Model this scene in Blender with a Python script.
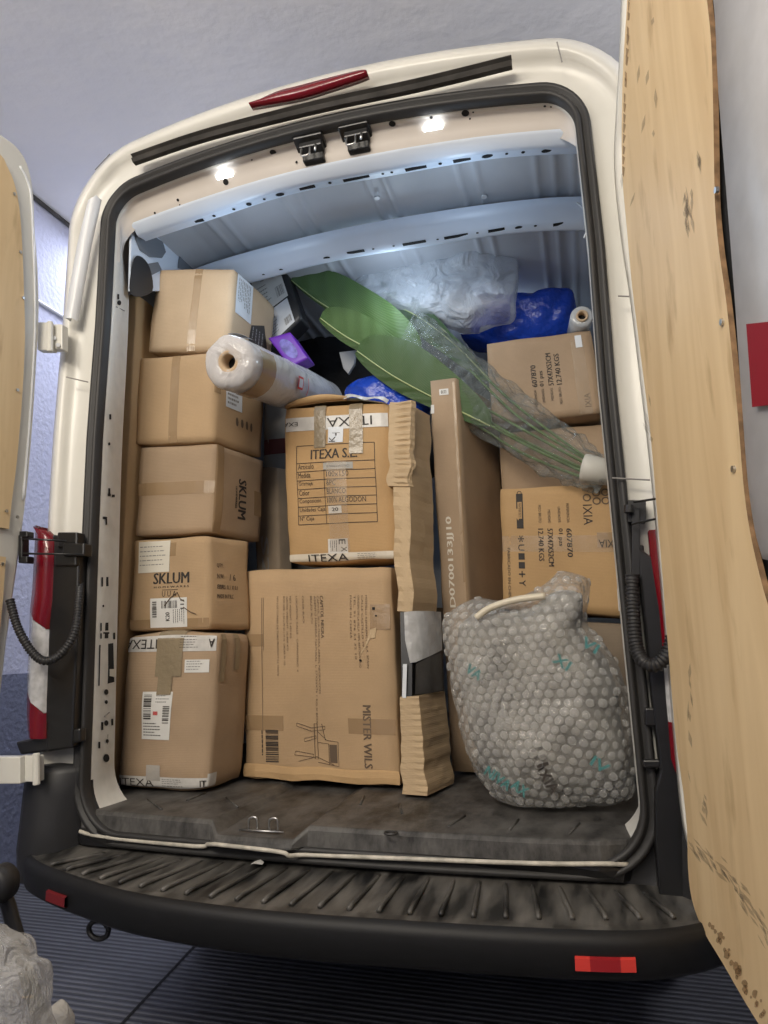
import bpy, bmesh, math, random
from mathutils import Vector, noise
S = bpy.context.scene
for o in list(bpy.data.objects): bpy.data.objects.remove(o)
COL = S.collection
PI = math.pi

# ------------------------------------------------------------ camera
CAMP = Vector((.66, -1.83, .535)); FPX = 704.0
YAW, PITCH, ROLL = math.radians(15.6), math.radians(10.3), math.radians(-1.0)
cy, sy, cp, sp = math.cos(YAW), math.sin(YAW), math.cos(PITCH), math.sin(PITCH)
FW = Vector((-sy*cp, cy*cp, sp)); R0 = Vector((cy, sy, 0)); U0 = R0.cross(FW)
RT = R0*math.cos(ROLL) + U0*math.sin(ROLL); UP = U0*math.cos(ROLL) - R0*math.sin(ROLL)
cd = bpy.data.cameras.new('camera'); cam = bpy.data.objects.new('camera', cd); COL.objects.link(cam)
from mathutils import Matrix
M3 = Matrix((RT, UP, -FW)).transposed()
cam.matrix_world = Matrix.Translation(CAMP) @ M3.to_4x4()
cd.sensor_fit = 'VERTICAL'; cd.sensor_height = 36; cd.lens = 36*FPX/1024; cd.clip_start = .05
S.camera = cam
S.view_settings.view_transform = 'Standard'; S.view_settings.look = 'None'
S.view_settings.gamma = 1; S.view_settings.use_curve_mapping = False
S.view_settings.exposure = 0.0

def ray(x, y): return FW + RT*((x-384)/FPX) - UP*((y-512)/FPX)
def AY(x, y, Y): d = ray(x, y); return CAMP + d*((Y-CAMP.y)/d.y)     # measured point at depth Y
def AZ(x, y, Z): d = ray(x, y); return CAMP + d*((Z-CAMP.z)/d.z)     # measured point at height Z
def AX(x, y, X): d = ray(x, y); return CAMP + d*((X-CAMP.x)/d.x)     # measured point on wall X

# ------------------------------------------------------------ world + lights
w = bpy.data.worlds.new('garage_air'); S.world = w; w.use_nodes = True
w.node_tree.nodes['Background'].inputs[0].default_value = (.80, .84, 1, 1)
w.node_tree.nodes['Background'].inputs[1].default_value = .10
def light(name, kind, loc, energy, color, size=.5, target=None, size_y=None, spread=None):
    l = bpy.data.lights.new(name, kind); l.energy = energy; l.color = color
    if kind == 'AREA':
        l.size = size
        if size_y: l.shape = 'RECTANGLE'; l.size_y = size_y
        if spread: l.spread = spread
    else: l.shadow_soft_size = size
    o = bpy.data.objects.new(name, l); COL.objects.link(o); o.location = loc
    if target is not None:
        o.rotation_euler = (Vector(target)-Vector(loc)).to_track_quat('-Z', 'Y').to_euler()
    return o
light('garage_lamp_warm', 'AREA', (.0, -3.2, 2.5), 56, (1, .90, .74), 1.3, (-.1, .6, .9), .5)
light('fill_front_warm', 'AREA', (-.3, -4.6, 2.2), 28, (1, .93, .82), 2.0, (-.1, .6, 1.2), 1.0)  # unseen fill added behind the camera to lift header and box fronts
light('fill_ceiling_warm', 'POINT', (-.9, -2.2, 2.3), 66, (1, .93, .82), .3)  # unseen point fill added to brighten the ceiling
light('garage_lamp_cool', 'AREA', (-1.6, 1.6, 2.85), 24, (.78, .83, 1), 1.2, (-1.6, 1.2, -.6), .3)
light('fill_ceiling_right', 'POINT', (1.9, .1, 2.25), 34, (.95, .95, 1), .3)  # another added fill, for the right part of ceiling and wall
light('fill_wall_cool', 'POINT', (-1.4, 3.0, 1.5), 26, (.84, .87, 1), .3)  # added cool fill hanging in mid-air, evens out wall and ceiling

# ------------------------------------------------------------ materials
def mat(name, col, rough=.6, metal=0, spec=.5, noise_amt=0, nscale=8, bump=0, bscale=60, col2=None, emit=None, trans=0, alpha=1, stretch=None, coat=0, bump_type='noise', bdist=.002, detail=4):
    m = bpy.data.materials.new(name); m.use_nodes = True
    nt = m.node_tree; b = nt.nodes['Principled BSDF']
    b.inputs['Base Color'].default_value = (*col, 1); b.inputs['Roughness'].default_value = rough
    b.inputs['Metallic'].default_value = metal; b.inputs['Specular IOR Level'].default_value = spec
    b.inputs['Coat Weight'].default_value = coat
    if trans: b.inputs['Transmission Weight'].default_value = trans
    if alpha < 1: b.inputs['Alpha'].default_value = alpha
    if emit: b.inputs['Emission Color'].default_value = (*emit[0], 1); b.inputs['Emission Strength'].default_value = emit[1]
    tc = nt.nodes.new('ShaderNodeTexCoord'); mp = nt.nodes.new('ShaderNodeMapping')
    nt.links.new(tc.outputs['Object'], mp.inputs[0])
    if stretch: mp.inputs['Scale'].default_value = stretch
    if noise_amt or col2:
        n = nt.nodes.new('ShaderNodeTexNoise'); n.inputs['Scale'].default_value = nscale; n.inputs['Detail'].default_value = detail
        nt.links.new(mp.outputs[0], n.inputs[0])
        r = nt.nodes.new('ShaderNodeValToRGB'); nt.links.new(n.outputs[0], r.inputs[0])
        c2 = col2 or tuple(c*(1-noise_amt) for c in col)
        r.color_ramp.elements[0].position = .35; r.color_ramp.elements[1].position = .65
        r.color_ramp.elements[0].color = (*c2, 1); r.color_ramp.elements[1].color = (*col, 1)
        nt.links.new(r.outputs[0], b.inputs['Base Color'])
    if bump:
        if bump_type == 'voronoi':
            n2 = nt.nodes.new('ShaderNodeTexVoronoi'); n2.inputs['Scale'].default_value = bscale
        else:
            n2 = nt.nodes.new('ShaderNodeTexNoise'); n2.inputs['Scale'].default_value = bscale; n2.inputs['Detail'].default_value = 5
        nt.links.new(mp.outputs[0], n2.inputs[0])
        bp = nt.nodes.new('ShaderNodeBump'); bp.inputs['Strength'].default_value = bump; bp.inputs['Distance'].default_value = bdist
        nt.links.new(n2.outputs[0], bp.inputs['Height']); nt.links.new(bp.outputs[0], b.inputs['Normal'])
    return m

def cardboard(name, col, dirt=.12, flute='Z'):
    m = bpy.data.materials.new(name); m.use_nodes = True; nt = m.node_tree; b = nt.nodes['Principled BSDF']
    b.inputs['Roughness'].default_value = .72; b.inputs['Specular IOR Level'].default_value = .3
    tc = nt.nodes.new('ShaderNodeTexCoord')
    n = nt.nodes.new('ShaderNodeTexNoise'); n.inputs['Scale'].default_value = 5; n.inputs['Detail'].default_value = 6
    nt.links.new(tc.outputs['Object'], n.inputs[0])
    r = nt.nodes.new('ShaderNodeValToRGB'); nt.links.new(n.outputs[0], r.inputs[0])
    r.color_ramp.elements[0].position = .3; r.color_ramp.elements[1].position = .7
    r.color_ramp.elements[0].color = (*[c*(1-dirt) for c in col], 1); r.color_ramp.elements[1].color = (*[min(1, c*1.04) for c in col], 1)
    f = nt.nodes.new('ShaderNodeTexNoise'); f.inputs['Scale'].default_value = 220; f.inputs['Detail'].default_value = 2
    nt.links.new(tc.outputs['Object'], f.inputs[0])
    mx = nt.nodes.new('ShaderNodeMixRGB'); mx.blend_type = 'MULTIPLY'; mx.inputs[0].default_value = .12
    nt.links.new(r.outputs[0], mx.inputs[1]); nt.links.new(f.outputs[0], mx.inputs[2]); nt.links.new(mx.outputs[0], b.inputs['Base Color'])
    wv = nt.nodes.new('ShaderNodeTexWave'); wv.bands_direction = flute; wv.inputs['Scale'].default_value = 60; wv.inputs['Distortion'].default_value = .6
    nt.links.new(tc.outputs['Object'], wv.inputs[0])
    ad = nt.nodes.new('ShaderNodeMath'); ad.operation = 'MULTIPLY_ADD'; ad.inputs[1].default_value = 3
    nt.links.new(n.outputs[0], ad.inputs[0]); nt.links.new(wv.outputs[1], ad.inputs[2])
    bp = nt.nodes.new('ShaderNodeBump'); bp.inputs['Strength'].default_value = .12; bp.inputs['Distance'].default_value = .0015
    nt.links.new(ad.outputs[0], bp.inputs['Height']); nt.links.new(bp.outputs[0], b.inputs['Normal'])
    return m

def film(name, col=(.9, .93, .95), rough=.12, see=.6, bump=.6, bscale=14, bdist=.01):
    """thin clear plastic: glossy highlights over a mostly see-through sheet"""
    m = bpy.data.materials.new(name); m.use_nodes = True; nt = m.node_tree
    for n in list(nt.nodes): nt.nodes.remove(n)
    out = nt.nodes.new('ShaderNodeOutputMaterial'); b = nt.nodes.new('ShaderNodeBsdfPrincipled')
    b.inputs['Base Color'].default_value = (*col, 1); b.inputs['Roughness'].default_value = rough; b.inputs['Specular IOR Level'].default_value = .8
    t = nt.nodes.new('ShaderNodeBsdfTransparent'); mx = nt.nodes.new('ShaderNodeMixShader')
    tc = nt.nodes.new('ShaderNodeTexCoord'); n = nt.nodes.new('ShaderNodeTexNoise'); n.inputs['Scale'].default_value = bscale; n.inputs['Detail'].default_value = 6
    n.inputs['Distortion'].default_value = 1.2
    nt.links.new(tc.outputs['Object'], n.inputs[0])
    bp = nt.nodes.new('ShaderNodeBump'); bp.inputs['Strength'].default_value = bump; bp.inputs['Distance'].default_value = bdist
    nt.links.new(n.outputs[0], bp.inputs['Height']); nt.links.new(bp.outputs[0], b.inputs['Normal'])
    lw = nt.nodes.new('ShaderNodeLayerWeight'); lw.inputs[0].default_value = .35; nt.links.new(bp.outputs[0], lw.inputs['Normal'])
    mr = nt.nodes.new('ShaderNodeMapRange'); mr.inputs['To Min'].default_value = 1-see; mr.inputs['To Max'].default_value = min(1, 1-see+.45)
    nt.links.new(lw.outputs['Facing'], mr.inputs[0]); nt.links.new(mr.outputs[0], mx.inputs[0])
    nt.links.new(t.outputs[0], mx.inputs[1]); nt.links.new(b.outputs[0], mx.inputs[2]); nt.links.new(mx.outputs[0], out.inputs[0])
    return m

PAINT = mat('van_white_paint', (.69, .675, .62), .32, spec=.5, noise_amt=.05, nscale=6, bump=.05, bscale=30)
PAINT2 = mat('bare_inner_paint', (.74, .76, .79), .38, spec=.5, noise_amt=.06, nscale=9)
SIDEPAINT = mat('outer_side_paint', (.55, .56, .57), .35)
JAMB = mat('scuffed_jamb_paint', (.70, .69, .65), .42, noise_amt=.10, nscale=25, detail=8)
ROOFM = mat('roof_skin_paint', (.52, .54, .58), .45, noise_amt=.10, nscale=4)
HEADM = mat('header_warm_lit_paint', (.66, .61, .56), .40, noise_amt=.05, nscale=6)  # beige stands for warm light falling on white header paint
RUBBER = mat('black_rubber', (.025, .024, .024), .55, bump=.2, bscale=80)
RUBBER2 = mat('dusty_rubber', (.07, .065, .06), .6, noise_amt=.5, nscale=12, bump=.3, bscale=50)
BLACKP = mat('black_textured_plastic', (.018, .018, .02), .5, bump=.3, bscale=300, bdist=.0006)
BLACKG = mat('black_glossy_plastic', (.012, .012, .013), .3)
HOLE = mat('dark_hole', (.012, .012, .014), .9)
METAL = mat('zinc_metal', (.55, .55, .55), .35, metal=1)
REDL = mat('red_lens', (.15, .003, .010), .2, coat=.25, bump=.3, bscale=120, bdist=.001)
REDD = mat('dark_red_reflector', (.30, .015, .02), .3)
REDT = mat('dim_red_reflector', (.16, .01, .012), .4)
CLEARL = mat('clear_lens', (.55, .55, .56), .15, coat=.5, noise_amt=.3, nscale=40)
BROWN = cardboard('cardboard_tan', (.50, .345, .20))
BROWN2 = cardboard('cardboard_warm', (.56, .37, .19))
BROWN3 = cardboard('cardboard_dusky', (.44, .315, .205), .18)
BROWN4 = cardboard('cardboard_light', (.55, .41, .27))
BROWN5 = cardboard('cardboard_orange', (.54, .345, .165))
KRAFT = cardboard('kraft_crumpled', (.58, .43, .265), .2)
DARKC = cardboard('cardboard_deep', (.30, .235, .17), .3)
TAPE = mat('brown_packing_tape', (.40, .27, .15), .22, spec=.6, alpha=.75, bump=.5, bscale=40, bdist=.002)
TAPEG = mat('olive_packing_tape', (.27, .215, .14), .25, spec=.6, bump=.8, bscale=50, bdist=.003)
PALETAPE = mat('clear_tape', (.58, .46, .33), .22, spec=.5, alpha=.25, bump=.6, bscale=60, bdist=.003)
WTAPE = mat('white_printed_tape', (.62, .60, .57), .35, noise_amt=.15, nscale=30, bump=.5, bscale=40, bdist=.002)
LABEL = mat('white_paper_label', (.70, .69, .66), .5, noise_amt=.04, nscale=20)
LABELB = mat('bluish_white_label', (.68, .71, .75), .4, noise_amt=.06, nscale=20)
INK = mat('black_print', (.035, .028, .024), .7)
INKF = mat('faded_print', (.13, .09, .06), .8)
INKG = mat('grey_print', (.25, .24, .23), .8)
INKW = mat('white_print', (.72, .66, .56), .7)
INKR = mat('red_print', (.6, .06, .05), .6)
GREEN = None

def plymat(name='door_plywood'):
    m = bpy.data.materials.new(name); m.use_nodes = True; nt = m.node_tree; b = nt.nodes['Principled BSDF']
    b.inputs['Roughness'].default_value = .5; b.inputs['Specular IOR Level'].default_value = .35
    tc = nt.nodes.new('ShaderNodeTexCoord'); mp = nt.nodes.new('ShaderNodeMapping'); mp.inputs['Scale'].default_value = (9, 9, .9)
    nt.links.new(tc.outputs['Object'], mp.inputs[0])
    n = nt.nodes.new('ShaderNodeTexNoise'); n.inputs['Scale'].default_value = 1.6; n.inputs['Detail'].default_value = 7; n.inputs['Distortion'].default_value = .7
    nt.links.new(mp.outputs[0], n.inputs[0])
    r = nt.nodes.new('ShaderNodeValToRGB'); nt.links.new(n.outputs[0], r.inputs[0])
    r.color_ramp.elements[0].position = .3; r.color_ramp.elements[0].color = (.62, .445, .245, 1)
    r.color_ramp.elements[1].position = .68; r.color_ramp.elements[1].color = (.74, .56, .33, 1)
    mp2 = nt.nodes.new('ShaderNodeMapping'); mp2.inputs['Scale'].default_value = (16, 16, 4); nt.links.new(tc.outputs['Object'], mp2.inputs[0])
    d = nt.nodes.new('ShaderNodeTexNoise'); d.inputs['Scale'].default_value = 1.0; d.inputs['Detail'].default_value = 5
    nt.links.new(mp2.outputs[0], d.inputs[0])
    r2 = nt.nodes.new('ShaderNodeValToRGB'); nt.links.new(d.outputs[0], r2.inputs[0])
    r2.color_ramp.elements[0].position = .27; r2.color_ramp.elements[0].color = (.72, .68, .62, 1)
    r2.color_ramp.elements[1].position = .40; r2.color_ramp.elements[1].color = (1, 1, 1, 1)
    mx = nt.nodes.new('ShaderNodeMixRGB'); mx.blend_type = 'MULTIPLY'; mx.inputs[0].default_value = .9
    nt.links.new(r.outputs[0], mx.inputs[1]); nt.links.new(r2.outputs[0], mx.inputs[2]); nt.links.new(mx.outputs[0], b.inputs['Base Color'])
    return m
PLY = plymat()
PLYE = mat('plywood_cut_edge', (.34, .20, .10), .8, noise_amt=.5, nscale=40)
STAIN = mat('grey_scuff', (.22, .19, .15), .8, noise_amt=.4, nscale=30, alpha=.28)
STAINB = mat('brown_wear', (.34, .20, .09), .8, alpha=.5, noise_amt=.4, nscale=30)

# ------------------------------------------------------------ object helpers
ORG = {}
def link(o, parent=None, label=None, cat=None, group=None, kind=None):
    COL.objects.link(o)
    if parent is not None: o.parent = parent
    if label: o['label'] = label
    if cat: o['category'] = cat
    if group: o['group'] = group
    if kind: o['kind'] = kind
    return o
def empty(name, loc, label, cat, group=None):
    o = bpy.data.objects.new(name, None); o.empty_display_size = .05; o.location = loc
    ORG[o] = Vector(loc); return link(o, None, label, cat, group)
def mesh(name, verts, faces, m, parent=None, smooth=False, label=None, cat=None, group=None, kind=None, org=None, mats=None, fm=None, bevel=0, solid=0):
    if parent is not None: O = ORG[parent]
    else: O = Vector(org) if org is not None else Vector((0, 0, 0))
    me = bpy.data.meshes.new(name); me.from_pydata([Vector(v)-O for v in verts], [], faces)
    bm = bmesh.new(); bm.from_mesh(me); bmesh.ops.recalc_face_normals(bm, faces=bm.faces); bm.to_mesh(me); bm.free()
    for mm in (mats or [m]): me.materials.append(mm)
    if fm:
        for i, p in enumerate(me.polygons): p.material_index = fm[i]
    if smooth:
        for p in me.polygons: p.use_smooth = True
    o = bpy.data.objects.new(name, me)
    if parent is None: o.location = O
    ORG[o] = O; link(o, parent, label, cat, group, kind)
    if solid:
        s = o.modifiers.new('thick', 'SOLIDIFY'); s.thickness = solid; s.offset = 0
    if bevel:
        b = o.modifiers.new('bevel', 'BEVEL'); b.width = bevel; b.segments = 2; b.limit_method = 'ANGLE'; b.angle_limit = .7
    return o
class G:
    """collects geometry for one mesh"""
    def __init__(s): s.v = []; s.f = []; s.m = []
    def add(s, v, f, mi=0):
        n = len(s.v); s.v += [Vector(a) for a in v]; s.f += [tuple(i+n for i in q) for q in f]; s.m += [mi]*len(f)
    def box(s, a, b, mi=0):
        x0, y0, z0 = a; x1, y1, z1 = b
        s.add([(x0, y0, z0), (x1, y0, z0), (x1, y1, z0), (x0, y1, z0), (x0, y0, z1), (x1, y0, z1), (x1, y1, z1), (x0, y1, z1)],
              [(0, 1, 2, 3), (4, 5, 6, 7), (0, 1, 5, 4), (1, 2, 6, 5), (2, 3, 7, 6), (3, 0, 4, 7)], mi)
    def obox(s, c, ax, ay, az, mi=0):
        c, ax, ay, az = map(Vector, (c, ax, ay, az))
        v = [c+ax*i+ay*j+az*k for k in (-1, 1) for j in (-1, 1) for i in (-1, 1)]
        s.add(v, [(0, 1, 3, 2), (4, 5, 7, 6), (0, 1, 5, 4), (2, 3, 7, 6), (0, 2, 6, 4), (1, 3, 7, 5)], mi)
    def tube(s, pts, r, n=10, mi=0, caps=True, rfun=None):
        pts = [Vector(p) for p in pts]; rings = []; prev = None
        for i, p in enumerate(pts):
            t = (pts[min(i+1, len(pts)-1)]-pts[max(i-1, 0)]).normalized()
            if prev is None:
                a = t.orthogonal().normalized()
            else:
                a = (prev - t*prev.dot(t)).normalized()
            prev = a; b = t.cross(a); rr = rfun(i/(len(pts)-1)) if rfun else r
            rings.append([p + (a*math.cos(2*PI*k/n)+b*math.sin(2*PI*k/n))*rr for k in range(n)])
        s.loft(rings, True, mi)
        if caps:
            m = len(s.v)-len(rings)*n
            s.f.append(tuple(range(m, m+n))); s.m.append(mi); s.f.append(tuple(range(len(s.v)-n, len(s.v)))); s.m.append(mi)
    def loft(s, rings, closed=False, mi=0):
        n = len(rings[0]); v = [p for r in rings for p in r]; f = []
        for i in range(len(rings)-1):
            for k in range(n if closed else n-1):
                k2 = (k+1) % n; f.append((i*n+k, i*n+k2, (i+1)*n+k2, (i+1)*n+k))
        s.add(v, f, mi)
    def prism(s, poly, off, mi=0, mi_side=None):
        n = len(poly); off = Vector(off); poly = [Vector(p) for p in poly]
        s.add(poly+[p+off for p in poly], [tuple(range(n)), tuple(range(n, 2*n))], mi)
        b = len(s.v)-2*n
        for k in range(n):
            s.f.append((b+k, b+(k+1) % n, b+n+(k+1) % n, b+n+k)); s.m.append(mi if mi_side is None else mi_side)
    def disc(s, c, nrm, r, n=12, ry=None, mi=0, up=(0, 0, 1)):
        nrm = Vector(nrm).normalized(); a = Vector(up).cross(nrm)
        if a.length < .01: a = Vector((1, 0, 0))
        a.normalize(); b = nrm.cross(a); c = Vector(c)
        s.add([c+a*r*math.cos(2*PI*k/n)+b*(ry or r)*math.sin(2*PI*k/n) for k in range(n)], [tuple(range(n))], mi)
    def make(s, name, m, parent=None, **k):
        if isinstance(m, (list, tuple)): return mesh(name, s.v, s.f, None, parent, mats=list(m), fm=s.m, **k)
        return mesh(name, s.v, s.f, m, parent, **k)
def each(g, name, m, parent, **k):
    """one part per separate piece"""
    par = list(range(len(g.v)))
    def find(a):
        while par[a] != a: par[a] = par[par[a]]; a = par[a]
        return a
    for f in g.f:
        for q in f[1:]: par[find(q)] = find(f[0])
    groups = {}
    for i, f in enumerate(g.f): groups.setdefault(find(f[0]), []).append(f)
    for fs in groups.values():
        ids = sorted({q for f in fs for q in f}); mp_ = {q: i for i, q in enumerate(ids)}
        mesh(name, [g.v[q] for q in ids], [tuple(mp_[q] for q in f) for f in fs], m, parent, **k)
def smoothpts(pts, n=8, closed=False):
    pts = [Vector(p) for p in pts]; out = []; L = len(pts)
    rng = range(L) if closed else range(L-1)
    for i in rng:
        if closed: p0, p1, p2, p3 = pts[i-1], pts[i], pts[(i+1) % L], pts[(i+2) % L]
        else: p0, p1, p2, p3 = pts[max(i-1, 0)], pts[i], pts[i+1], pts[min(i+2, L-1)]
        for k in range(n):
            t = k/n
            out.append(.5*((2*p1)+(p2-p0)*t+(2*p0-5*p1+4*p2-p3)*t*t+(3*p1-p0-3*p2+p3)*t**3))
    if not closed: out.append(pts[-1])
    return out

TCACHE = {}
def text2d(s, bold=True):
    key = (s, bold)
    if key not in TCACHE:
        c = bpy.data.curves.new('glyphs', 'FONT'); c.body = s; c.resolution_u = 2
        o = bpy.data.objects.new('glyphs', c); COL.objects.link(o)
        dg = bpy.context.evaluated_depsgraph_get(); me = bpy.data.meshes.new_from_object(o.evaluated_get(dg))
        vs = [v.co.copy() for v in me.vertices]; fs = [tuple(p.vertices) for p in me.polygons]
        bpy.data.objects.remove(o); bpy.data.curves.remove(c); bpy.data.meshes.remove(me)
        x0 = min(v.x for v in vs); x1 = max(v.x for v in vs); y0 = min(v.y for v in vs); y1 = max(v.y for v in vs)
        TCACHE[key] = ([((v.x-x0)/(x1-x0+1e-9), (v.y-y0)/(y1-y0+1e-9)) for v in vs], fs)
    return TCACHE[key]
def text_to(g, s, fn, u0, v0, u1, v1, rot=0, mi=0, bold=True, off=.0015):
    pts, fs = text2d(s, bold)
    for k in ((-1, 0, 1) if bold else (0,)):
        out = []; sh = .055*k/max(2, len(s))
        for a, b in pts:
            a = a+sh*(1-2*.0)
            if rot == 0: u, v = a, b
            elif rot == 'cw': u, v = b, 1-a
            elif rot == 'ccw': u, v = 1-b, a
            else: u, v = 1-a, 1-b
            out.append(fn(u0+(u1-u0)*u, v0+(v1-v0)*v, off+k*.00003))
        g.add(out, fs, mi)
def patch(g, fn, u0, v0, u1, v1, off=.001, nu=6, nv=6, mi=0, jag=0, seed=0):
    rows = []
    for j in range(nv+1):
        row = []
        for i in range(nu+1):
            u, v = i/nu, j/nv
            if jag and j in (0, nv): v += jag*(noise.noise(Vector((i*1.7, seed, j)))) 
            row.append(fn(u0+(u1-u0)*u, v0+(v1-v0)*v, off))
        rows.append(row)
    g.loft(rows, False, mi)
def barcode(g, fn, u0, v0, u1, v1, vertical=False, n=26, seed=1, mi=0, off=.002):
    r = random.Random(seed); x = 0; ws = [r.choice((1, 1, 2, 3)) for _ in range(2*n)]; T = sum(ws)
    for i, q in enumerate(ws):
        if i % 2 == 0:
            a, b = x/T, (x+q)/T
            if vertical: patch(g, fn, u0, v0+(v1-v0)*a, u1, v0+(v1-v0)*b, off, 1, 1, mi)
            else: patch(g, fn, u0+(u1-u0)*a, v0, u0+(u1-u0)*b, v1, off, 1, 1, mi)
        x += q
def lines_of_print(g, fn, u0, v0, u1, v1, n, seed=0, mi=0, vertical=False, off=.002, fill=.5):
    """tiny unreadable print: short dashes word by word"""
    r = random.Random(seed)
    for i in range(n):
        a = i/n + .2/n; b = a + fill/n; x = 0; end = r.uniform(.6, 1)
        while x < end:
            wd = r.uniform(.05, .14); x2 = min(x+wd, end)
            if vertical: patch(g, fn, u0+(u1-u0)*a, v1-(v1-v0)*x2, u0+(u1-u0)*b, v1-(v1-v0)*x, off, 1, 1, mi)
            else: patch(g, fn, u0+(u1-u0)*x, v1-(v1-v0)*b, u0+(u1-u0)*x2, v1-(v1-v0)*a, off, 1, 1, mi)
            x = x2+.03

class Carton:
    """a cardboard box: eight corners, rounded edges, bulging sides; surface maps (u,v) of a face to space"""
    def __init__(s, name, TL, TR, BR, BL, dv, label, m, r=.0055, bulge=.004, seed=0, wob=.003, dvb=None, cat='box', group=None, N=14, crush=None, body='carton_body'):
        TL, TR, BR, BL, dv = map(Vector, (TL, TR, BR, BL, dv)); dvb = Vector(dvb) if dvb else dv
        s.c = [BL, BR, BR+dvb, BL+dvb, TL, TR, TR+dv, TL+dv]
        s.dim = Vector(((TR-TL).length, dv.length, (TL-BL).length)); s.r = r; s.bulge = bulge; s.seed = seed; s.wob = wob; s.crush = crush
        s.root = empty(name, (BL+BR+dvb*1.0)/2 if False else (BL+BR+dvb)/2, label, cat, group)
        g = G()
        for face in ('front', 'right', 'back', 'left', 'top', 'bottom'):
            rows = []
            for j in range(N+1):
                rows.append([s.pt(face, s.wp(i/N), s.wp(j/N), 0) for i in range(N+1)])
            g.loft(rows)
        b = bmesh.new(); me = bpy.data.meshes.new('t')
        O = ORG[s.root]
        me.from_pydata([v-O for v in g.v], [], g.f); b.from_mesh(me); bmesh.ops.remove_doubles(b, verts=b.verts, dist=.0006)
        bmesh.ops.recalc_face_normals(b, faces=b.faces); b.to_mesh(me); b.free()
        for p in me.polygons: p.use_smooth = True
        me.materials.append(m); me.name = body
        o = bpy.data.objects.new(body, me); ORG[o] = O; link(o, s.root); s.body = o
    def wp(s, t):   # denser near the edges
        e = .06
        return t
    def pt(s, face, u, v, off=0):
        d = s.dim
        P = {'front': (u, 0, v), 'back': (1-u, 1, v), 'right': (1, u, v), 'left': (0, 1-u, v), 'top': (u, v, 1), 'bottom': (u, 1-v, 0)}[face]
        q = Vector((P[0]*d.x, P[1]*d.y, P[2]*d.z)); r = s.r
        inn = Vector([min(max(q[i], r), d[i]-r) for i in range(3)]); e = q-inn
        n = e.normalized() if e.length > 1e-9 else Vector((0, 0, 1))
        w1 = max(0, math.sin(PI*min(max(u, 0), 1)))**.6; w2 = max(0, math.sin(PI*min(max(v, 0), 1)))**.6
        b = s.bulge*w1*w2 + s.wob*noise.noise(Vector((q.x*7+s.seed*3.1, q.y*7, q.z*7)))*2
        if s.crush: b += s.crush(face, u, v)
        q = inn + n*(r+b+off)
        x, y, z = q.x/d.x, q.y/d.y, q.z/d.z; c = s.c
        A = c[0]*(1-x)+c[1]*x; B = c[3]*(1-x)+c[2]*x; C = c[4]*(1-x)+c[5]*x; D = c[7]*(1-x)+c[6]*x
        return (A*(1-y)+B*y)*(1-z) + (C*(1-y)+D*y)*z
    def fn(s, face): return lambda u, v, off: s.pt(face, u, v, off)
    def strip(s, name, face, rects, m, off=.0012, label=None, parent=None, jag=0, nu=8, nv=8):
        g = G()
        for k, rc in enumerate(rects):
            fc = rc[4] if len(rc) > 4 else face
            patch(g, s.fn(fc), *rc[:4], off, nu, nv, jag=jag, seed=k)
        return g.make(name, m, parent or s.root, label=label)
def px_carton(name, TL, TR, BR, BL, Y0, Y1, dv, label, m, **k):
    """front face measured at its four corners (left edge at depth Y0, right edge at Y1)"""
    return Carton(name, AY(*TL, Y0), AY(*TR, Y1), AY(*BR, Y1), AY(*BL, Y0), dv, label, m, **k)

# ------------------------------------------------------------ the garage
def wallmat(name, col, bscale, bd, c2=None, na=.05, nscale=2):
    return mat(name, col, .8, noise_amt=na, nscale=nscale, bump=.7, bscale=bscale, bdist=bd, col2=c2)
WALLM = wallmat('lavender_stucco', (.56, .58, .72), 38, .012)
DADOM = wallmat('dark_blue_stucco', (.19, .21, .30), 38, .012)
CEILM = wallmat('grey_plaster', (.80, .79, .78), 9, .010, c2=(.75, .75, .76), nscale=1.5)
GZ = -.62; CZ = 2.957; WX = -2.1
fm_ = bpy.data.materials.new('ribbed_asphalt'); fm_.use_nodes = True
nt = fm_.node_tree; b = nt.nodes['Principled BSDF']; b.inputs['Roughness'].default_value = .6
tc = nt.nodes.new('ShaderNodeTexCoord'); wv = nt.nodes.new('ShaderNodeTexWave'); wv.bands_direction = 'Y'; wv.inputs['Scale'].default_value = 10.0
wv.inputs['Distortion'].default_value = .35; wv.inputs['Detail'].default_value = 2; wv.inputs['Detail Scale'].default_value = 1
nt.links.new(tc.outputs['Object'], wv.inputs[0])
rr = nt.nodes.new('ShaderNodeValToRGB'); rr.color_ramp.elements[0].position = .3; rr.color_ramp.elements[1].position = .75
rr.color_ramp.elements[0].color = (.075, .078, .092, 1); rr.color_ramp.elements[1].color = (.20, .205, .235, 1); nt.links.new(wv.outputs[1], rr.inputs[0])
nn = nt.nodes.new('ShaderNodeTexNoise'); nn.inputs['Scale'].default_value = 3; nn.inputs['Detail'].default_value = 8; nt.links.new(tc.outputs['Object'], nn.inputs[0])
mx = nt.nodes.new('ShaderNodeMixRGB'); mx.blend_type = 'MULTIPLY'; mx.inputs[0].default_value = .6
nt.links.new(rr.outputs[0], mx.inputs[1]); nt.links.new(nn.outputs[0], mx.inputs[2]); nt.links.new(mx.outputs[0], b.inputs['Base Color'])
bp = nt.nodes.new('ShaderNodeBump'); bp.inputs['Strength'].default_value = .8; bp.inputs['Distance'].default_value = .006
nt.links.new(wv.outputs[1], bp.inputs['Height']); nt.links.new(bp.outputs[0], b.inputs['Normal'])
def slab(name, a, b_, m):
    g = G(); g.box(a, b_); return g.make(name, m, kind='structure', org=a)
slab('floor', (WX-.1, -5, GZ-.1), (4.5, 7, GZ), fm_)
slab('ceiling', (WX-.1, -5, CZ), (4.5, 7, CZ+.1), CEILM)
DZ = .40
slab('wall_left', (WX-.1, -5, GZ), (WX, 7, CZ), WALLM)
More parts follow.
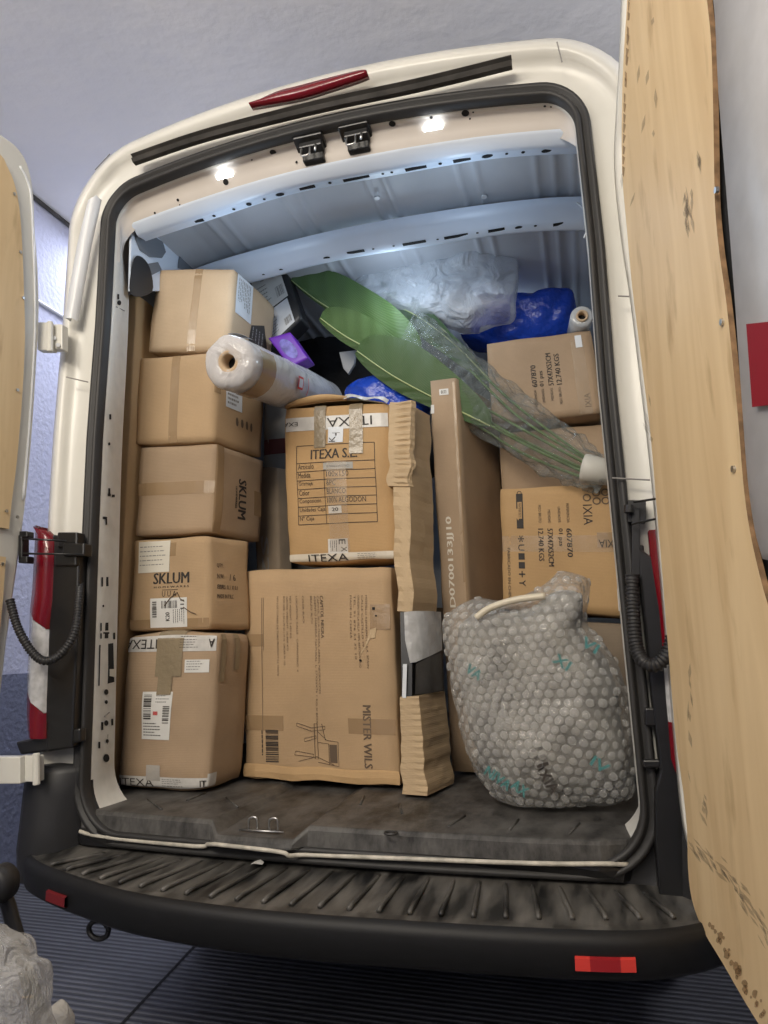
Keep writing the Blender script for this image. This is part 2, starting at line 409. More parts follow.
slab('trim_1', (WX, -5, GZ), (WX+.004, 7, DZ), DADOM)
slab('wall_back', (WX, 7, GZ), (4.5, 7.1, CZ), WALLM)
slab('wall_right', (4.5, -5, GZ), (4.6, 7, CZ), WALLM)
slab('wall_front', (WX, -5.1, GZ), (4.5, -5, CZ), WALLM)
g = G(); g.tube([(WX+.014, -5, CZ-.012), (WX+.014, 7, CZ-.012)], .012, 8); g.make('trim_2', RUBBER2, kind='structure')
g = G(); g.tube([(WX+.012, -5, 2.378), (WX+.012, 7, 2.378)], .011, 8); g.make('trim_3', SIDEPAINT, kind='structure')
g = G()  # floor joint
a = AZ(130, 1015, GZ+.002); c = AZ(205, 935, GZ+.002); dd = (c-a).normalized()*2.2; side = Vector((-dd.y, dd.x, 0)).normalized()*.006
g.add([a-dd*.3-side, a-dd*.3+side, a+dd+side, a+dd-side], [(0, 1, 2, 3)]); g.make('trim_4', HOLE, kind='structure')

# ------------------------------------------------------------ the van
VAN = empty('cargo_van', (0, 1.0, GZ), 'white cargo van with both rear doors open and its load space packed full', 'van')
def aperture(wb, wt, zb, zt, rb, rt, camb, y, lean=0, n=10, ns=14, rbr=None):
    """closed loop round the rear opening, counter-clockwise from bottom left corner"""
    P = []
    def corner(cx, cz, r, a0, a1):
        for k in range(n+1):
            a = a0+(a1-a0)*k/n; P.append([cx+r*math.cos(a), cz+r*math.sin(a)])
    def seg(a, b_):
        for k in range(1, ns): P.append([a[0]+(b_[0]-a[0])*k/ns, a[1]+(b_[1]-a[1])*k/ns])
    corner(-wb+rb, zb+rb, rb, PI, 1.5*PI); seg((-wb+rb, zb), (wb-rb, zb))
    corner(wb-rb, zb+rb, rb, 1.5*PI, 2*PI); seg((wb, zb+rb), (wt, zt-rt))
    corner(wt-rt, zt-rt, rt, 0, .5*PI); seg((wt-rt, zt), (-wt+rt, zt))
    corner(-wt+rt, zt-rt, rt, .5*PI, PI); seg((-wt, zt-rt), (-wb, zb+rb))
    out = []
    for x, z in P:
        k = max(0, (z-(zt-.45))/.45); z2 = z + camb*(1-(x/wt)**2)*k
        yy = y + lean*max(0, (z-.9)/1.2)**1.5 + .035*(x/.8)**2 - .0
        out.append(Vector((x-.010-.028*min(1, max(0, z)/1.2)-.012*min(1, max(0, z-1.6)/.4), yy, z2+.014*x*k)))
    return out
SEAL = dict(wb=.812, wt=.816, zb=-.03, zt=2.112, rb=.17, rt=.13, camb=.055)
def ap(d, y, dz=None, **k):
    q = dict(SEAL); q['wb'] += d; q['wt'] += d; q['zb'] -= d; q['zt'] += d; q['rb'] = max(.02, q['rb']+d); q['rt'] = max(.02, q['rt']+d)
    q.update(k); return aperture(y=y, lean=.03, **q)
# door rubber seal
g = G(); prof = [(-.004, .02), (-.006, -.018), (.004, -.026), (.014, -.018), (.018, -.006), (.024, -.006), (.030, -.018), (.042, -.020), (.048, -.006), (.046, .02)]
g.loft([ap((a-.045)*.82, b_*.9) for a, b_ in prof], True)
g.make('door_seal', RUBBER, VAN, smooth=True)
# painted frame round the opening
ring = [ap(-.040, .03), ap(-.038, .008), ap(.004, .010), ap(.02, .012, camb=.06), ap(.080, .012, rt=.20, camb=.065), ap(.096, -.006, rt=.215, camb=.07),
        ap(.106, -.024, rt=.225, camb=.075), ap(.120, -.026, rt=.24, camb=.075), ap(.147, -.010, rt=.25, camb=.08), ap(.157, .03, rt=.26, camb=.08)]
def toproof(L, z0=0):   # top of the frame is taller than its sides
    out = []
    for p in L:
        k = max(0, min(1, (p.z-1.95)/.12)); out.append(Vector((p.x, p.y, p.z+z0*k)))
    return out
ring2 = [r_ if i < 4 else toproof(r_, [0, 0, 0, 0, -.012, -.016, -.018, -.016, -.014, -.014][i]) for i, r_ in enumerate(ring)]
g = G(); g.loft(ring2, True)
def split_z(g, f): 
    a, b_ = G(), G()
    for fc in g.f:
        (a if f(sum((g.v[q] for q in fc), Vector())/len(fc)) else b_).f.append(fc)
    out = []
    for q in (a, b_):
        ids = sorted({i for fc in q.f for i in fc}); mp_ = {k: i for i, k in enumerate(ids)}
        h = G(); h.add([g.v[i] for i in ids], [tuple(mp_[i] for i in fc) for fc in q.f]); out.append(h)
    return out
lo_, hi_ = split_z(g, lambda c: c.z < .16)
lo_.make('sill_trim', BLACKP, VAN, smooth=True); hi_.make('rear_frame', PAINT, VAN, smooth=True)
# outer skin running forward
o0 = ring2[-1]
g = G(); g.loft([o0, [Vector((p.x*1.02, .12, p.z)) for p in o0], [Vector((p.x*1.025, 4.6, p.z+.02)) for p in o0]], True)
g.make('outer_skin', SIDEPAINT, VAN, smooth=True)
# underbody skirt
g = G(); g.box((-.80, .45, -.32), (.90, 4.5, -.2)); g.make('underbody', BLACKP, VAN)
for sx in (-1, 1):
    for wy in (1.1, 3.9):
        g = G(); prof = [(.0, .10), (.17, .11), (.19, .20), (.19, .29), (.16, .33), (.04, .33), (.0, .29)]
        g.loft([[Vector((sx*(.72+t), wy+r_*math.cos(2*PI*k/28), GZ+.33+r_*math.sin(2*PI*k/28))) for k in range(28)] for t, r_ in prof], True)
        g.make('wheel', RUBBER, VAN, smooth=True)
# jamb: inner face from the seal into the load space
WI = .965
def jambloop(x, y, zt, rt, zb=.0, camb=.05, rb=.14, wx=0): return aperture(x, x+wx, zb, zt, rb, rt, camb, y, .02)
def topfwd(L, dy):   # the top of the jamb is shallower than its sides
    return [Vector((p.x, p.y-dy*max(0, min(1, (p.z-1.80)/.14)), p.z)) for p in L]
g = G(); g.loft([ap(-.040, .03), topfwd(ap(-.042, .05), .008), topfwd(jambloop(.780, .10, 2.035, .12, .02, wx=.01, camb=.045), .035), topfwd(jambloop(.790, .150, 2.005, .12, .03, wx=.015, camb=.045), .060)], True)
hd_, jb_ = split_z(g, lambda c: c.z > 1.90)
jb_.make('door_jamb', JAMB, VAN, smooth=True); hd_.make('header_panel', HEADM, VAN, smooth=True)
from mathutils.bvhtree import BVHTree
def tree_of(q): return BVHTree.FromPolygons([v.copy() for v in q.v], q.f)
JT, HT = tree_of(jb_), tree_of(hd_)
def hit(tree, px, py, lift=.0015):
    """where the measured sight line meets a surface, and the surface normal there"""
    d = ray(px, py).normalized(); loc, n, _, _ = tree.ray_cast(CAMP, d)
    if loc is None:
        loc, n, _, _ = tree.find_nearest(CAMP+d*2.45)
    if n.dot(d) > 0: n = -n
    return loc+n*lift, n
# header panel (underside of the rear roof edge, warm light mixed into its colour)
def hz(x, z=1.985): return z+.045*(1-((x+.05)/.80)**2)
def bow(name, y0, z0, prof, xm, m, c=.045, holes=None, cornerdrop=.08):
    g = G(); rows = []
    N = 48
    for dy, dz in prof:
        row = []
        for i in range(N+1):
            x = -xm+2*xm*i/N
            w_ = .006*math.sin(x*9)*(1 if dy > .03 else .2)
            row.append(Vector((x-.03, y0+dy+w_+.035*(x/.8)**2, z0+dz+c*(1-(x/.80)**2)+.014*x-cornerdrop*max(0, (abs(x)-.62)/.2)**2)))
        rows.append(row)
    g.loft(rows); o = g.make(name, m, VAN, smooth=True)
    return o
BOW = mat('roof_bow_cool_lit_paint', (.68, .76, .88), .35, noise_amt=.03)  # blue tint stands for cool light on white-painted bows
bow('roof_bow', .088, 2.005, [(0, .005), (.004, -.004), (.035, -.018), (.048, -.024), (.054, -.020), (.080, -.014), (.090, -.014), (.094, -.008), (.096, .08)], .765, BOW, cornerdrop=.0)
bow('roof_bow', .500, 1.99, [(0, .07), (.0, .035), (.02, .028), (.035, .0), (.075, -.01), (.085, -.01), (.088, .0), (.09, .06)], .84, BOW, c=.030, cornerdrop=.01)
# holes in the bows and the header
g = G()
def hole_on_bow(x, y, z, rx, ry, sq=False):
    zz = z+(.045 if y < .4 else .030)*(1-((x+.03)/.80)**2)+.014*x-.0015; yy = y+.035*(x/.8)**2+.006*math.sin(x*9)
    if sq: g.add([(x-rx, yy-ry, zz+ry*.15), (x+rx, yy-ry, zz+ry*.15), (x+rx, yy+ry, zz-ry*.1), (x-rx, yy+ry, zz-ry*.1)], [(0, 1, 2, 3)])
    else: g.disc((x, yy, zz), (0, 0, 1), rx, 12, ry)
for x, rx, sq in [(-.56, .018, 1), (-.50, .006, 0), (-.42, .006, 0), (-.36, .010, 0), (-.30, .005, 0), (-.24, .016, 0), (-.14, .028, 1), (-.06, .006, 0), (.03, .045, 1),
                  (.12, .005, 0), (.15, .005, 0), (.23, .035, 1), (.31, .006, 0), (.38, .028, 1), (.46, .018, 0), (.52, .005, 0), (.57, .006, 0), (.64, .016, 0)]:
    hole_on_bow(x, .155, 1.9875, rx, .007 if sq else min(rx, .009), sq)
for x, rx, sq in [(-.5, .006, 0), (-.42, .008, 0), (-.22, .014, 0), (-.10, .035, 1), (-.03, .005, 0), (.05, .005, 0), (.13, .045, 1), (.22, .005, 0), (.29, .045, 1), (.37, .005, 0), (.44, .03, 1), (.52, .014, 0), (.58, .006, 0), (.66, .018, 1), (.74, .008, 0)]:
    hole_on_bow(x, .555, 1.9855, rx, .008 if sq else min(rx, .009), sq)
for px_, py_, r_ in [(155, 213, .004), (178, 200, .005), (190, 176, .010), (180, 205, .003), (203, 204, .0035), (252, 160, .003), (273, 152, .011), (278, 148, .004), (388, 124, .011), (464, 109, .012), (472, 108, .003), (470, 119, .003), (429, 117, .0055), (545, 100, .004), (552, 98, .003)]:
    h_, n_ = hit(HT, px_, py_)
    if h_ is not None: g.disc(h_, n_, r_, 12)
each(g, 'punched_hole', HOLE, VAN)
# two black latch strikers under the header
for px_ in ((312, 152), (357, 141)):
    c, n_ = hit(HT, px_[0], px_[1]-6); c = c+Vector((0, 0, -.006))
    g = G(); g.obox(c+Vector((0, 0, .004)), (.05, 0, 0), (0, .045, -.012), (0, 0, .010))
    g.obox(c+Vector((.004, .018, -.024)), (.036, 0, 0), (0, .022, 0), (0, -.004, .022))
    g.obox(c+Vector((.004, -.012, -.010)), (.040, 0, 0), (0, .016, -.006), (0, 0, .012))
    st = g.make('latch_striker', BLACKG, VAN, bevel=.004)
    g = G(); p = c+Vector((-.012, -.012, -.020))
    g.tube(smoothpts([p+Vector((-.014, -.01, .01)), p+Vector((-.014, -.016, -.022)), p+Vector((0, -.018, -.028)), p+Vector((.014, -.016, -.022)), p+Vector((.014, -.01, .01))], 5), .0035, 8)
    g.tube([p+Vector((.035, -.012, .01)), p+Vector((.035, -.02, -.018))], .004, 8)
    g.make('striker_loop', METAL, st, smooth=True)
# cargo lamps: two small lenses at the inner edge of the header
for px_ in ((225, 181), (433, 133)):
    c, n_ = hit(HT, px_[0], px_[1]-5); c = c+Vector((0, 0, -.002))
    g = G(); g.obox(c, (.030, 0, .0), (0, .009, -.004), (0, 0, .003))
    g.make('cargo_lamp', mat('lamp_lens', (1, 1, 1), .3, emit=((.86, .93, 1), 9)), VAN, bevel=.002)
light('cargo_lamp_left', 'POINT', (-.42, .24, 1.82), 1.4, (.60, .79, 1), .04)
light('cargo_lamp_right', 'POINT', (.34, .24, 1.86), 1.4, (.60, .79, 1), .04)
light('fill_load_middle', 'POINT', (.0, .72, 1.90), 2.2, (.66, .82, 1), .08)  # added fill with no lens, lifts the roof between the bows
light('fill_load_front', 'POINT', (.25, 1.35, 1.97), 2.6, (.7, .84, 1), .10)  # second added fill deeper in the load space, no lamp body
# load-space shell: side walls curving into the roof, with pressed ridges
g = G(); cs = []
sec = [(-WI, 0.0), (-WI, .5), (-WI, 1.0), (-WI, 1.5), (-.955, 1.75), (-.93, 1.90), (-.89, 2.0), (-.83, 2.055)]
top = []
for i in range(-80, 81):
    x = i*.8/80; rz_ = 0
    for rx in (-.62, -.56, -.30, -.24, .02, .08, .34, .40, .60, .66, .72):
        rz_ -= .009*max(0, 1-abs(x-rx)/.014)
    top.append((x, 2.10+.03*(1-(x/.8)**2)+rz_-(.03*max(0, (abs(x)-.7)/.1))))
sec2 = sec + top + [(-a, b_) for a, b_ in reversed(sec)]
for y in (.20, .5, .9, 1.4, 2.0, 2.9): cs.append([Vector((a, y, b_)) for a, b_ in sec2])
g.loft(cs); g.make('load_space_lining', ROOFM, VAN, smooth=True)
g = G(); g.add([Vector((a, 2.9, b_)) for a, b_ in sec2], [tuple(range(len(sec2)))]); g.make('bulkhead', ROOFM, VAN)
g = G()
for p in ((377, 197), (484, 196), (560, 190)):
    c = AZ(*p, 2.115); g.tube([c+Vector((0, 0, .0)), c+Vector((0, 0, -.006))], .010, 12)
each(g, 'roof_rivet', PAINT2, VAN)
# structural ribs at the upper left behind the pillar, with openings
def onX(X, pts): return [AX(x, y, X) for x, y in pts]
g = G()
g.prism(onX(-.815, [(132, 213), (145, 210), (170, 222), (200, 241), (224, 262), (240, 275), (240, 291), (130, 291)]), (-.008, 0, 0)); g.make('side_panel', BOW, VAN)
for poly in ([(136, 225), (143, 217), (150, 226), (154, 236), (163, 242), (166, 252), (162, 258), (150, 257), (140, 250), (136, 240)],
             [(181, 244), (189, 250), (206, 263), (216, 272), (200, 276), (178, 268)],
             [(146, 264), (158, 262), (162, 270), (150, 276)]):
    g = G(); g.prism(onX(-.811, poly), (-.002, 0, 0)); g.make('panel_opening', mat('panel_recess', (.16, .18, .21), .7), VAN)
g = G(); g.prism(smoothpts(onX(-.808, [(133, 262), (140, 256), (150, 268), (152, 292), (131, 294)]), 4, True), (-.003, .002, 0)); g.make('trim_clip', BLACKP, VAN)
# jamb details: slots, latch pocket and holes on the left pillar face
def jx(z): return .80-.03*max(0, (z-.1)/1.9)
def jamb_pt(px, py):
    h_, n_ = hit(JT, px, py, 0)
    if h_ is None: h_ = AX(px, py, -.81)
    return h_
g = G()
def jpoly(pts, lift=.002): g.add([jamb_pt(*p)+Vector((lift, -lift*.5, 0)) for p in pts], [tuple(range(len(pts)))])
for x, y, w_, h in [(100, 582, 1, 7), (99, 627, 1, 6), (114, 636, 1, 5), (99, 636, 1, 4), (106, 633, 3, 1.3), (106, 636, 1, 3), (102, 726, 1, 6), (112, 722, 1, 5), (99, 745, 1, 5), (116, 736, 1, 3), (116, 742, 1, 3),
                    (106, 521, .9, 6), (109, 491, 1, 4), (118, 297, 1, 4), (113, 296, 1.6, 3), (110, 417, 1, 4), (109, 495, 1.5, 2), (113, 496, 1.5, 2), (104, 518, 1.5, 2)]:
    jpoly([(x-w_, y-h/1.5), (x+w_, y-h/1.5), (x+w_, y+h/1.5), (x-w_, y+h/1.5)])
for x, y, r_ in [(106, 692, 2.2), (106, 702, 1.6), (106, 723, 2.2), (107, 741, 1.6), (106, 758, 3.2), (119, 303, 2), (109, 444, 1.2), (127, 220, 1), (103, 606, 1)]:
    jpoly([(x+r_*math.cos(k*PI/5), y+1.3*r_*math.sin(k*PI/5)) for k in range(10)])
jpoly([(99, 645), (113, 643), (114, 682), (98, 686)])
each(g, 'pillar_slot', HOLE, VAN)
g = G()
def jp(pts, th=.004):
    g.prism([jamb_pt(*p)+Vector((.004, -.002, 0)) for p in pts], (.003, -.0015, 0))
jp([(109, 669), (114, 669), (114, 677), (109, 676)]); g.make('latch_tongue', PAINT, VAN)
g = G(); g.tube([jamb_pt(90, 717)+Vector((.002, -.001, 0)), jamb_pt(117, 712)+Vector((.002, -.001, 0))], .0018, 6)
g.tube([jamb_pt(116, 307)+Vector((.002, -.001, 0)), jamb_pt(124, 311)+Vector((.002, -.001, 0))], .0018, 6); each(g, 'panel_seam', INKG, VAN)
# header weatherstrip and high brake light
def frame_y(px, py, Y=.0): return AY(px, py, Y)
strip = smoothpts([AY(135, 160, .02), AY(190, 141, .008), AY(243, 126, .0), AY(329, 105, -.003), (AY(409, 88, -.002)), AY(460, 76, .004), AY(512, 63, .012)], 8)
g = G(); rings = []
for p in strip:
    p = p+Vector((0, 0, -.002)); rings.append([p+Vector((0, 0, .018)), p+Vector((0, -.016, .016)), p+Vector((0, -.026, .006)), p+Vector((0, -.012, .000)), p+Vector((0, -.022, -.006)), p+Vector((0, -.012, -.016)), p+Vector((0, .006, -.016))])
g.loft(rings, True); n_ = len(rings[0]); g.f.append(tuple(range(n_))); g.m.append(0); g.f.append(tuple(range(len(g.v)-n_, len(g.v)))); g.m.append(0)
g.make('weatherstrip', RUBBER2, VAN, smooth=False)
top_ = smoothpts([AY(249, 103, -.030), AY(276, 90.5, -.030), AY(300, 84, -.030), AY(330, 76, -.030), AY(362, 68.5, -.030), AY(367, 71, -.030)], 6)
bot_ = smoothpts([AY(249, 104, -.034), AY(278, 99, -.034), AY(302, 94, -.034), AY(331, 85, -.034), AY(358, 76, -.034), AY(367, 72, -.034)], 6)
g = G(); rr_ = []
for a, c in zip(top_, bot_): rr_.append([a+Vector((0, .03, -.004)), a+Vector((0, .0, -.004)), (a+c)/2+Vector((0, -.004, 0)), c+Vector((0, .0, 0)), c+Vector((0, .03, 0))])
g.loft(rr_, True); g.make('high_brake_light', REDL, VAN, smooth=True)
g = G()
for a, b_ in (((557, 42), (562, 62)), ((618, 296), (640, 297)), ((95, 170), (110, 154)), ((66, 377), (88, 382)), ((612, 478), (650, 480))):
    g.tube([AY(*a, .008), AY(*b_, .008)], .002, 6)
each(g, 'body_seam', INKG, VAN)
# pillar trim strip with rivets at the left
g = G()
pts = [AY(x, y, -.004) for x, y in ((96, 195), (86, 240), (77, 290), (72, 318))]; pts2 = [AY(x, y, -.004) for x, y in ((88, 200), (77, 245), (69, 290), (65, 318))]
g.loft([[a+Vector((0, .03, 0)) for a in pts], pts, pts2, [a+Vector((0, .03, 0)) for a in pts2]]); g.make('pillar_trim', PAINT2, VAN, smooth=True)

# ---- tail lights with their black housings
def solid_from(outline, y0, y1): 
    return [Vector((p.x, y0, p.z)) for p in outline], Vector((0, y1-y0, 0))
LH = [AY(x, y, -.02) for x, y in ((52, 534), (74, 540), (79, 545), (77, 640), (74, 700), (72, 748), (46, 752), (45, 700), (49, 620))]
g = G(); g.prism(LH, (0, .05, 0)); g.make('lamp_housing', BLACKG, VAN, bevel=.006)
def lens(seq, m, name='tail_light_lens', Yl=.0, Yr=-.03, back=(.16, .05)):
    """rows of (left px, left py, right px, right py); the lens wraps from the rear face round the side"""
    g = G(); rows = []
    for xl, yl, xr, yr in seq:
        a = AY(xl, yl, Yl); c = AY(xr, yr, Yr); mid = a*.5+c*.5+Vector((0, -.022, 0))
        rows.append([a+Vector((0, back[0], 0)), a+Vector((0, .02, 0)), a+Vector((.006, -.012, 0)), mid, c, c+Vector((0, back[1], 0))])
    g.loft(rows); return g.make(name, m, VAN, smooth=True)
lens([(37, 526, 39, 529), (36.5, 535, 52, 541), (35, 560, 51.5, 562), (33.5, 590, 50, 600), (31.2, 611, 46.3, 629)], REDL)
lens([(31.2, 611.5, 46.2, 629.5), (30.5, 640, 46, 650), (29, 670, 45, 680), (28.4, 691, 43.8, 713)], CLEARL)
lens([(28.4, 691.5, 43.8, 713.5), (28.3, 715, 43.6, 728), (30, 737, 43, 739)], REDL)
RH = [AY(x, y, -.01) for x, y in ((636, 545), (656, 560), (668, 640), (676, 700), (692, 800), (704, 905), (660, 905), (655, 840), (655, 790), (660, 770), (652, 700), (646, 640))]
g = G(); g.prism(RH, (0, .05, 0)); g.make('lamp_housing', BLACKG, VAN, bevel=.006)
g = G()
for seq in ([(645, 563), (650, 700), (656, 800)],): pass
def rlens(seq, m):
    g = G(); rows = []
    for xl, xr, y in seq:
        a = AY(xl, y, -.03); c = AY(xr, y, -.0); mid = (a+c)/2+Vector((0, -.02, 0))
        rows.append([a+Vector((0, .05, 0)), a, mid, c, c+Vector((0, .12, 0))])
    g.loft(rows); return g.make('tail_light_lens', m, VAN, smooth=True)
rlens([(649, 690, 530), (652, 695, 560), (660, 700, 610), (664, 705, 655)], REDL)
rlens([(664, 705, 655), (667, 710, 700), (669, 712, 722)], CLEARL)
rlens([(669, 712, 722), (672, 716, 760), (676, 716, 772)], REDL)

# ---- check straps, hinges, cable conduits
def pblock(g, x0, y0, x1, y1, Y, dep=.04, mi=0):
    a, b_, c, d = AY(x0, y0, Y), AY(x1, y0, Y), AY(x1, y1, Y), AY(x0, y1, Y); g.prism([a, b_, c, d], (0, dep, 0), mi)
g = G(); pblock(g, 57, 532, 77, 548, -.03); pblock(g, 54, 552, 76, 566, -.03); pblock(g, 62, 543, 84, 556, -.04)
g.make('strap_bracket', BLACKG, VAN, bevel=.005)
g = G(); g.tube([AY(22, 538.5, -.09), AY(66, 541, -.05)], .003, 8); g.tube([AY(22, 553.5, -.09), AY(84, 554.5, -.05)], .003, 8); g.make('check_strap', BLACKG, VAN, smooth=True)
g = G(); pblock(g, 19, 531, 27, 537, -.09, .03); pblock(g, 18, 535, 22, 560, -.09, .03); pblock(g, 18, 556, 27, 563, -.09, .03); g.make('strap_bracket', BLACKG, VAN, bevel=.003)
g = G(); pblock(g, 628, 500, 646, 522, .0); pblock(g, 632, 508, 640, 575, -.01, .03)
g.tube([AY(629, 505, -.02), AY(629, 513, -.02)], .012, 12)
g.tube([AY(634, 502, -.03), AY(655, 499, -.10)], .003, 8); g.tube([AY(632, 524, -.03), AY(655, 519, -.10)], .003, 8)
g.make('check_strap', BLACKG, VAN, bevel=.003)
g = G(); pblock(g, 636, 545, 644, 568, -.005, .02); pblock(g, 645, 708, 662, 726, -.005, .02); pblock(g, 643, 760, 668, 768, -.005, .02); each(g, 'frame_clip', BLACKG, VAN, bevel=.004)
def conduit(pts, r, name='cable_conduit'):
    P = smoothpts(pts, 40); L = 0; acc = [0]
    for a, b_ in zip(P, P[1:]): L += (b_-a).length; acc.append(L)
    # resample
    n = int(L/.0022); Q = []; j = 0
    for i in range(n+1):
        t = L*i/n
        while j < len(acc)-2 and acc[j+1] < t: j += 1
        k = (t-acc[j])/max(1e-9, acc[j+1]-acc[j]); Q.append(P[j].lerp(P[j+1], k))
    g = G(); g.tube(Q, r, 12, rfun=lambda t: r*(1 if (int(t*n) % 4) < 2 else .80)); return g.make(name, BLACKP, VAN, smooth=True)
conduit([AY(10, 600, -.12), AY(18, 628, -.12), AY(32, 652, -.11), AY(46, 661, -.10), AY(62, 653, -.08), AY(75, 632, -.06), AY(79, 600, -.03), AY(80, 585, .0)], .013)
conduit([AY(632, 575, -.02), AY(633, 610, -.03), AY(636, 645, -.04), AY(644, 662, -.06), AY(656, 665, -.07), AY(667, 655, -.075), AY(673, 636, -.07)], .017)
g = G(); pblock(g, 37, 322, 51, 350, -.045, .03); pblock(g, 47, 324, 62, 349, -.03, .03); g.tube([AY(50, 322, -.05), AY(50, 352, -.05)], .010, 10)
g.make('door_hinge', PAINT, VAN, bevel=.003)
g = G()
for p in ((54, 338), (58, 345)): g.tube([AY(*p, -.04), AY(*p, -.03)], .007, 8)
each(g, 'hinge_bolt', PAINT2, VAN)
g = G(); pblock(g, -8, 757, 20, 784, -.09, .03); pblock(g, 18, 756, 37, 782, -.07, .03); g.tube([AY(36.5, 753, -.08), AY(36.5, 785, -.08)], .010, 10)
g.make('door_hinge', PAINT, VAN, bevel=.003)

# ---- floor mat with front lip and striker recess, sill line
MZ = .06
FE = [(-.90, .30), (-.865, .09), (-.79, .045), (-.70, .035), (-.40, .010), (-.355, .008), (-.325, -.020), (-.30, -.026), (-.13, -.028), (-.105, -.022), (-.07, .004), (.10, .0), (.50, .005), (.66, .02), (.72, .045), (.76, .10), (.80, .25)]
g = G(); top_ = [Vector((x, y, MZ-(.028 if -.33 < x < -.10 else 0))) for x, y in FE]; lip = [a_+Vector((0, -.010, -.010)) for a_ in top_]; low = [Vector((x, y-.014, MZ-.052)) for x, y in FE]
back = [Vector((x*1.05, 1.0, MZ)) for x, y in FE]; back2 = [Vector((x*1.05, 2.88, MZ)) for x, y in FE]
g.loft([back2, back, [a.lerp(b_, .5) for a, b_ in zip(top_, back)], [a+Vector((0, .055, 0)) for a in top_], top_, lip, low])
rec = G()
mm = bpy.data.materials.new('worn_floor_mat'); mm.use_nodes = True; nt = mm.node_tree; b = nt.nodes['Principled BSDF']; b.inputs['Roughness'].default_value = .5
tc = nt.nodes.new('ShaderNodeTexCoord'); mp = nt.nodes.new('ShaderNodeMapping'); mp.inputs['Scale'].default_value = (6, 3, 3); nt.links.new(tc.outputs['Object'], mp.inputs[0])
n = nt.nodes.new('ShaderNodeTexNoise'); n.inputs['Scale'].default_value = 2.2; n.inputs['Detail'].default_value = 9; n.inputs['Roughness'].default_value = .7; nt.links.new(mp.outputs[0], n.inputs[0])
r = nt.nodes.new('ShaderNodeValToRGB'); nt.links.new(n.outputs[0], r.inputs[0]); r.color_ramp.elements[0].position = .36; r.color_ramp.elements[0].color = (.016, .015, .015, 1)
r.color_ramp.elements[1].position = .62; r.color_ramp.elements[1].color = (.105, .101, .096, 1); nt.links.new(r.outputs[0], b.inputs['Base Color'])
bp = nt.nodes.new('ShaderNodeBump'); bp.inputs['Strength'].default_value = .5; bp.inputs['Distance'].default_value = .004; nt.links.new(n.outputs[0], bp.inputs['Height']); nt.links.new(bp.outputs[0], b.inputs['Normal'])
MATM = mm
MATO = g.make('floor_mat', MATM, VAN, smooth=False, bevel=.004)
g = G(); dents = [(-.62, .13, -.10), (-.40, .2, -.08), (-.55, .25, .0), (.12, .22, -.03), (.3, .12, .02), (.45, .11, .01), (.60, .10, .02), (-.02, .3, -.02)]
for x, y, sk in dents: g.tube([(x-sk*.6, y-.05, MZ+.001), (x+sk*.6, y+.06, MZ+.001)], .0035, 8)
each(g, 'mat_rib', MATM, MATO, smooth=True)
g = G(); c = Vector((-.215, .020, .034))
for dx in (-.035, .025):
    g.tube(smoothpts([c+Vector((dx, 0, 0)), c+Vector((dx, -.004, .03)), c+Vector((dx+.022, -.004, .034)), c+Vector((dx+.024, 0, 0))], 5), .003, 8)
g.tube([c+Vector((-.06, -.012, .004)), c+Vector((.07, -.012, .004))], .003, 6); g.make('floor_striker', METAL, VAN, smooth=True)
c = AZ(391, 833, MZ+.002); g = G(); g.tube(smoothpts([c+Vector((.016*math.cos(k*PI/6), .014*math.sin(k*PI/6), 0)) for k in range(12)], 3, True)+[c+Vector((.016, 0, 0))], .003, 6); g.make('tie_down_ring', RUBBER, VAN)
g = G(); sill = smoothpts([(x, y-.024, .004-.010*math.sin(i)) for i, (x, y) in enumerate(FE[2:-2])], 4)
g.tube(sill, .0055, 8); g.make('sill_edge', mat('chipped_sill_paint', (.62, .58, .50), .5, noise_amt=.4, nscale=30), VAN, smooth=True)
g = G(); g.loft([[Vector((x, y-.016, .012)) for x, y in FE], [Vector((x*.99, max(y-.03, .0), -.004)) for x, y in FE], [Vector((x*.98, max(y-.03, .01), -.03)) for x, y in FE]]); g.make('sill_channel', BLACKG, VAN)

# ---- bumper
FR = [(-.965, .12), (-.955, .02), (-.91, -.06), (-.80, -.135), (-.60, -.215), (-.40, -.275), (-.10, -.305), (.2, -.295), (.5, -.272), (.72, -.238), (.85, -.17), (.93, -.08), (.965, .03), (.975, .12)]
BZ = -.045
fr = smoothpts([(x, y, 0) for x, y in FR], 5)
def off_in(p, d):   # towards the van
    return Vector((p.x*(1-d*.35), p.y+d, 0))
prof = [(.0, -.016, 0), (.004, 0, 0)]
g = G(); rows = []
for dd_, z in ((.10, -.150), (.03, -.142), (.008, -.125), (.0, -.07), (.004, -.056), (.016, -.046), (.022, -.046)):
    rows.append([Vector((off_in(p, dd_).x, off_in(p, dd_).y, z)) for p in fr])
g.loft(rows)
BSTEP = mat('bumper_wet_plastic', (.125, .118, .108), .45, col2=(.009, .009, .009), nscale=3.4, stretch=(7, 1.6, 2), bump=.3, bscale=120, bdist=.001, detail=8)
BUMP = g.make('rear_bumper', mat('bumper_black', (.009, .009, .010), .55, spec=.35, bump=.3, bscale=300, bdist=.0006), VAN, smooth=True)
g = G(); rows = []
inner = [Vector((p.x*.96, .035, BZ+.008)) for p in fr]
for t in (0, .12, .3, .6, 1):
    row = []
    for p, q in zip(fr, inner):
        a = off_in(p, .022); a.z = -.046; row.append(a.lerp(q, t)+Vector((0, 0, -.004 if 0 < t < 1 else 0)))
    rows.append(row)
g.loft(rows); g.make('bumper_step', BSTEP, BUMP)
g = G()
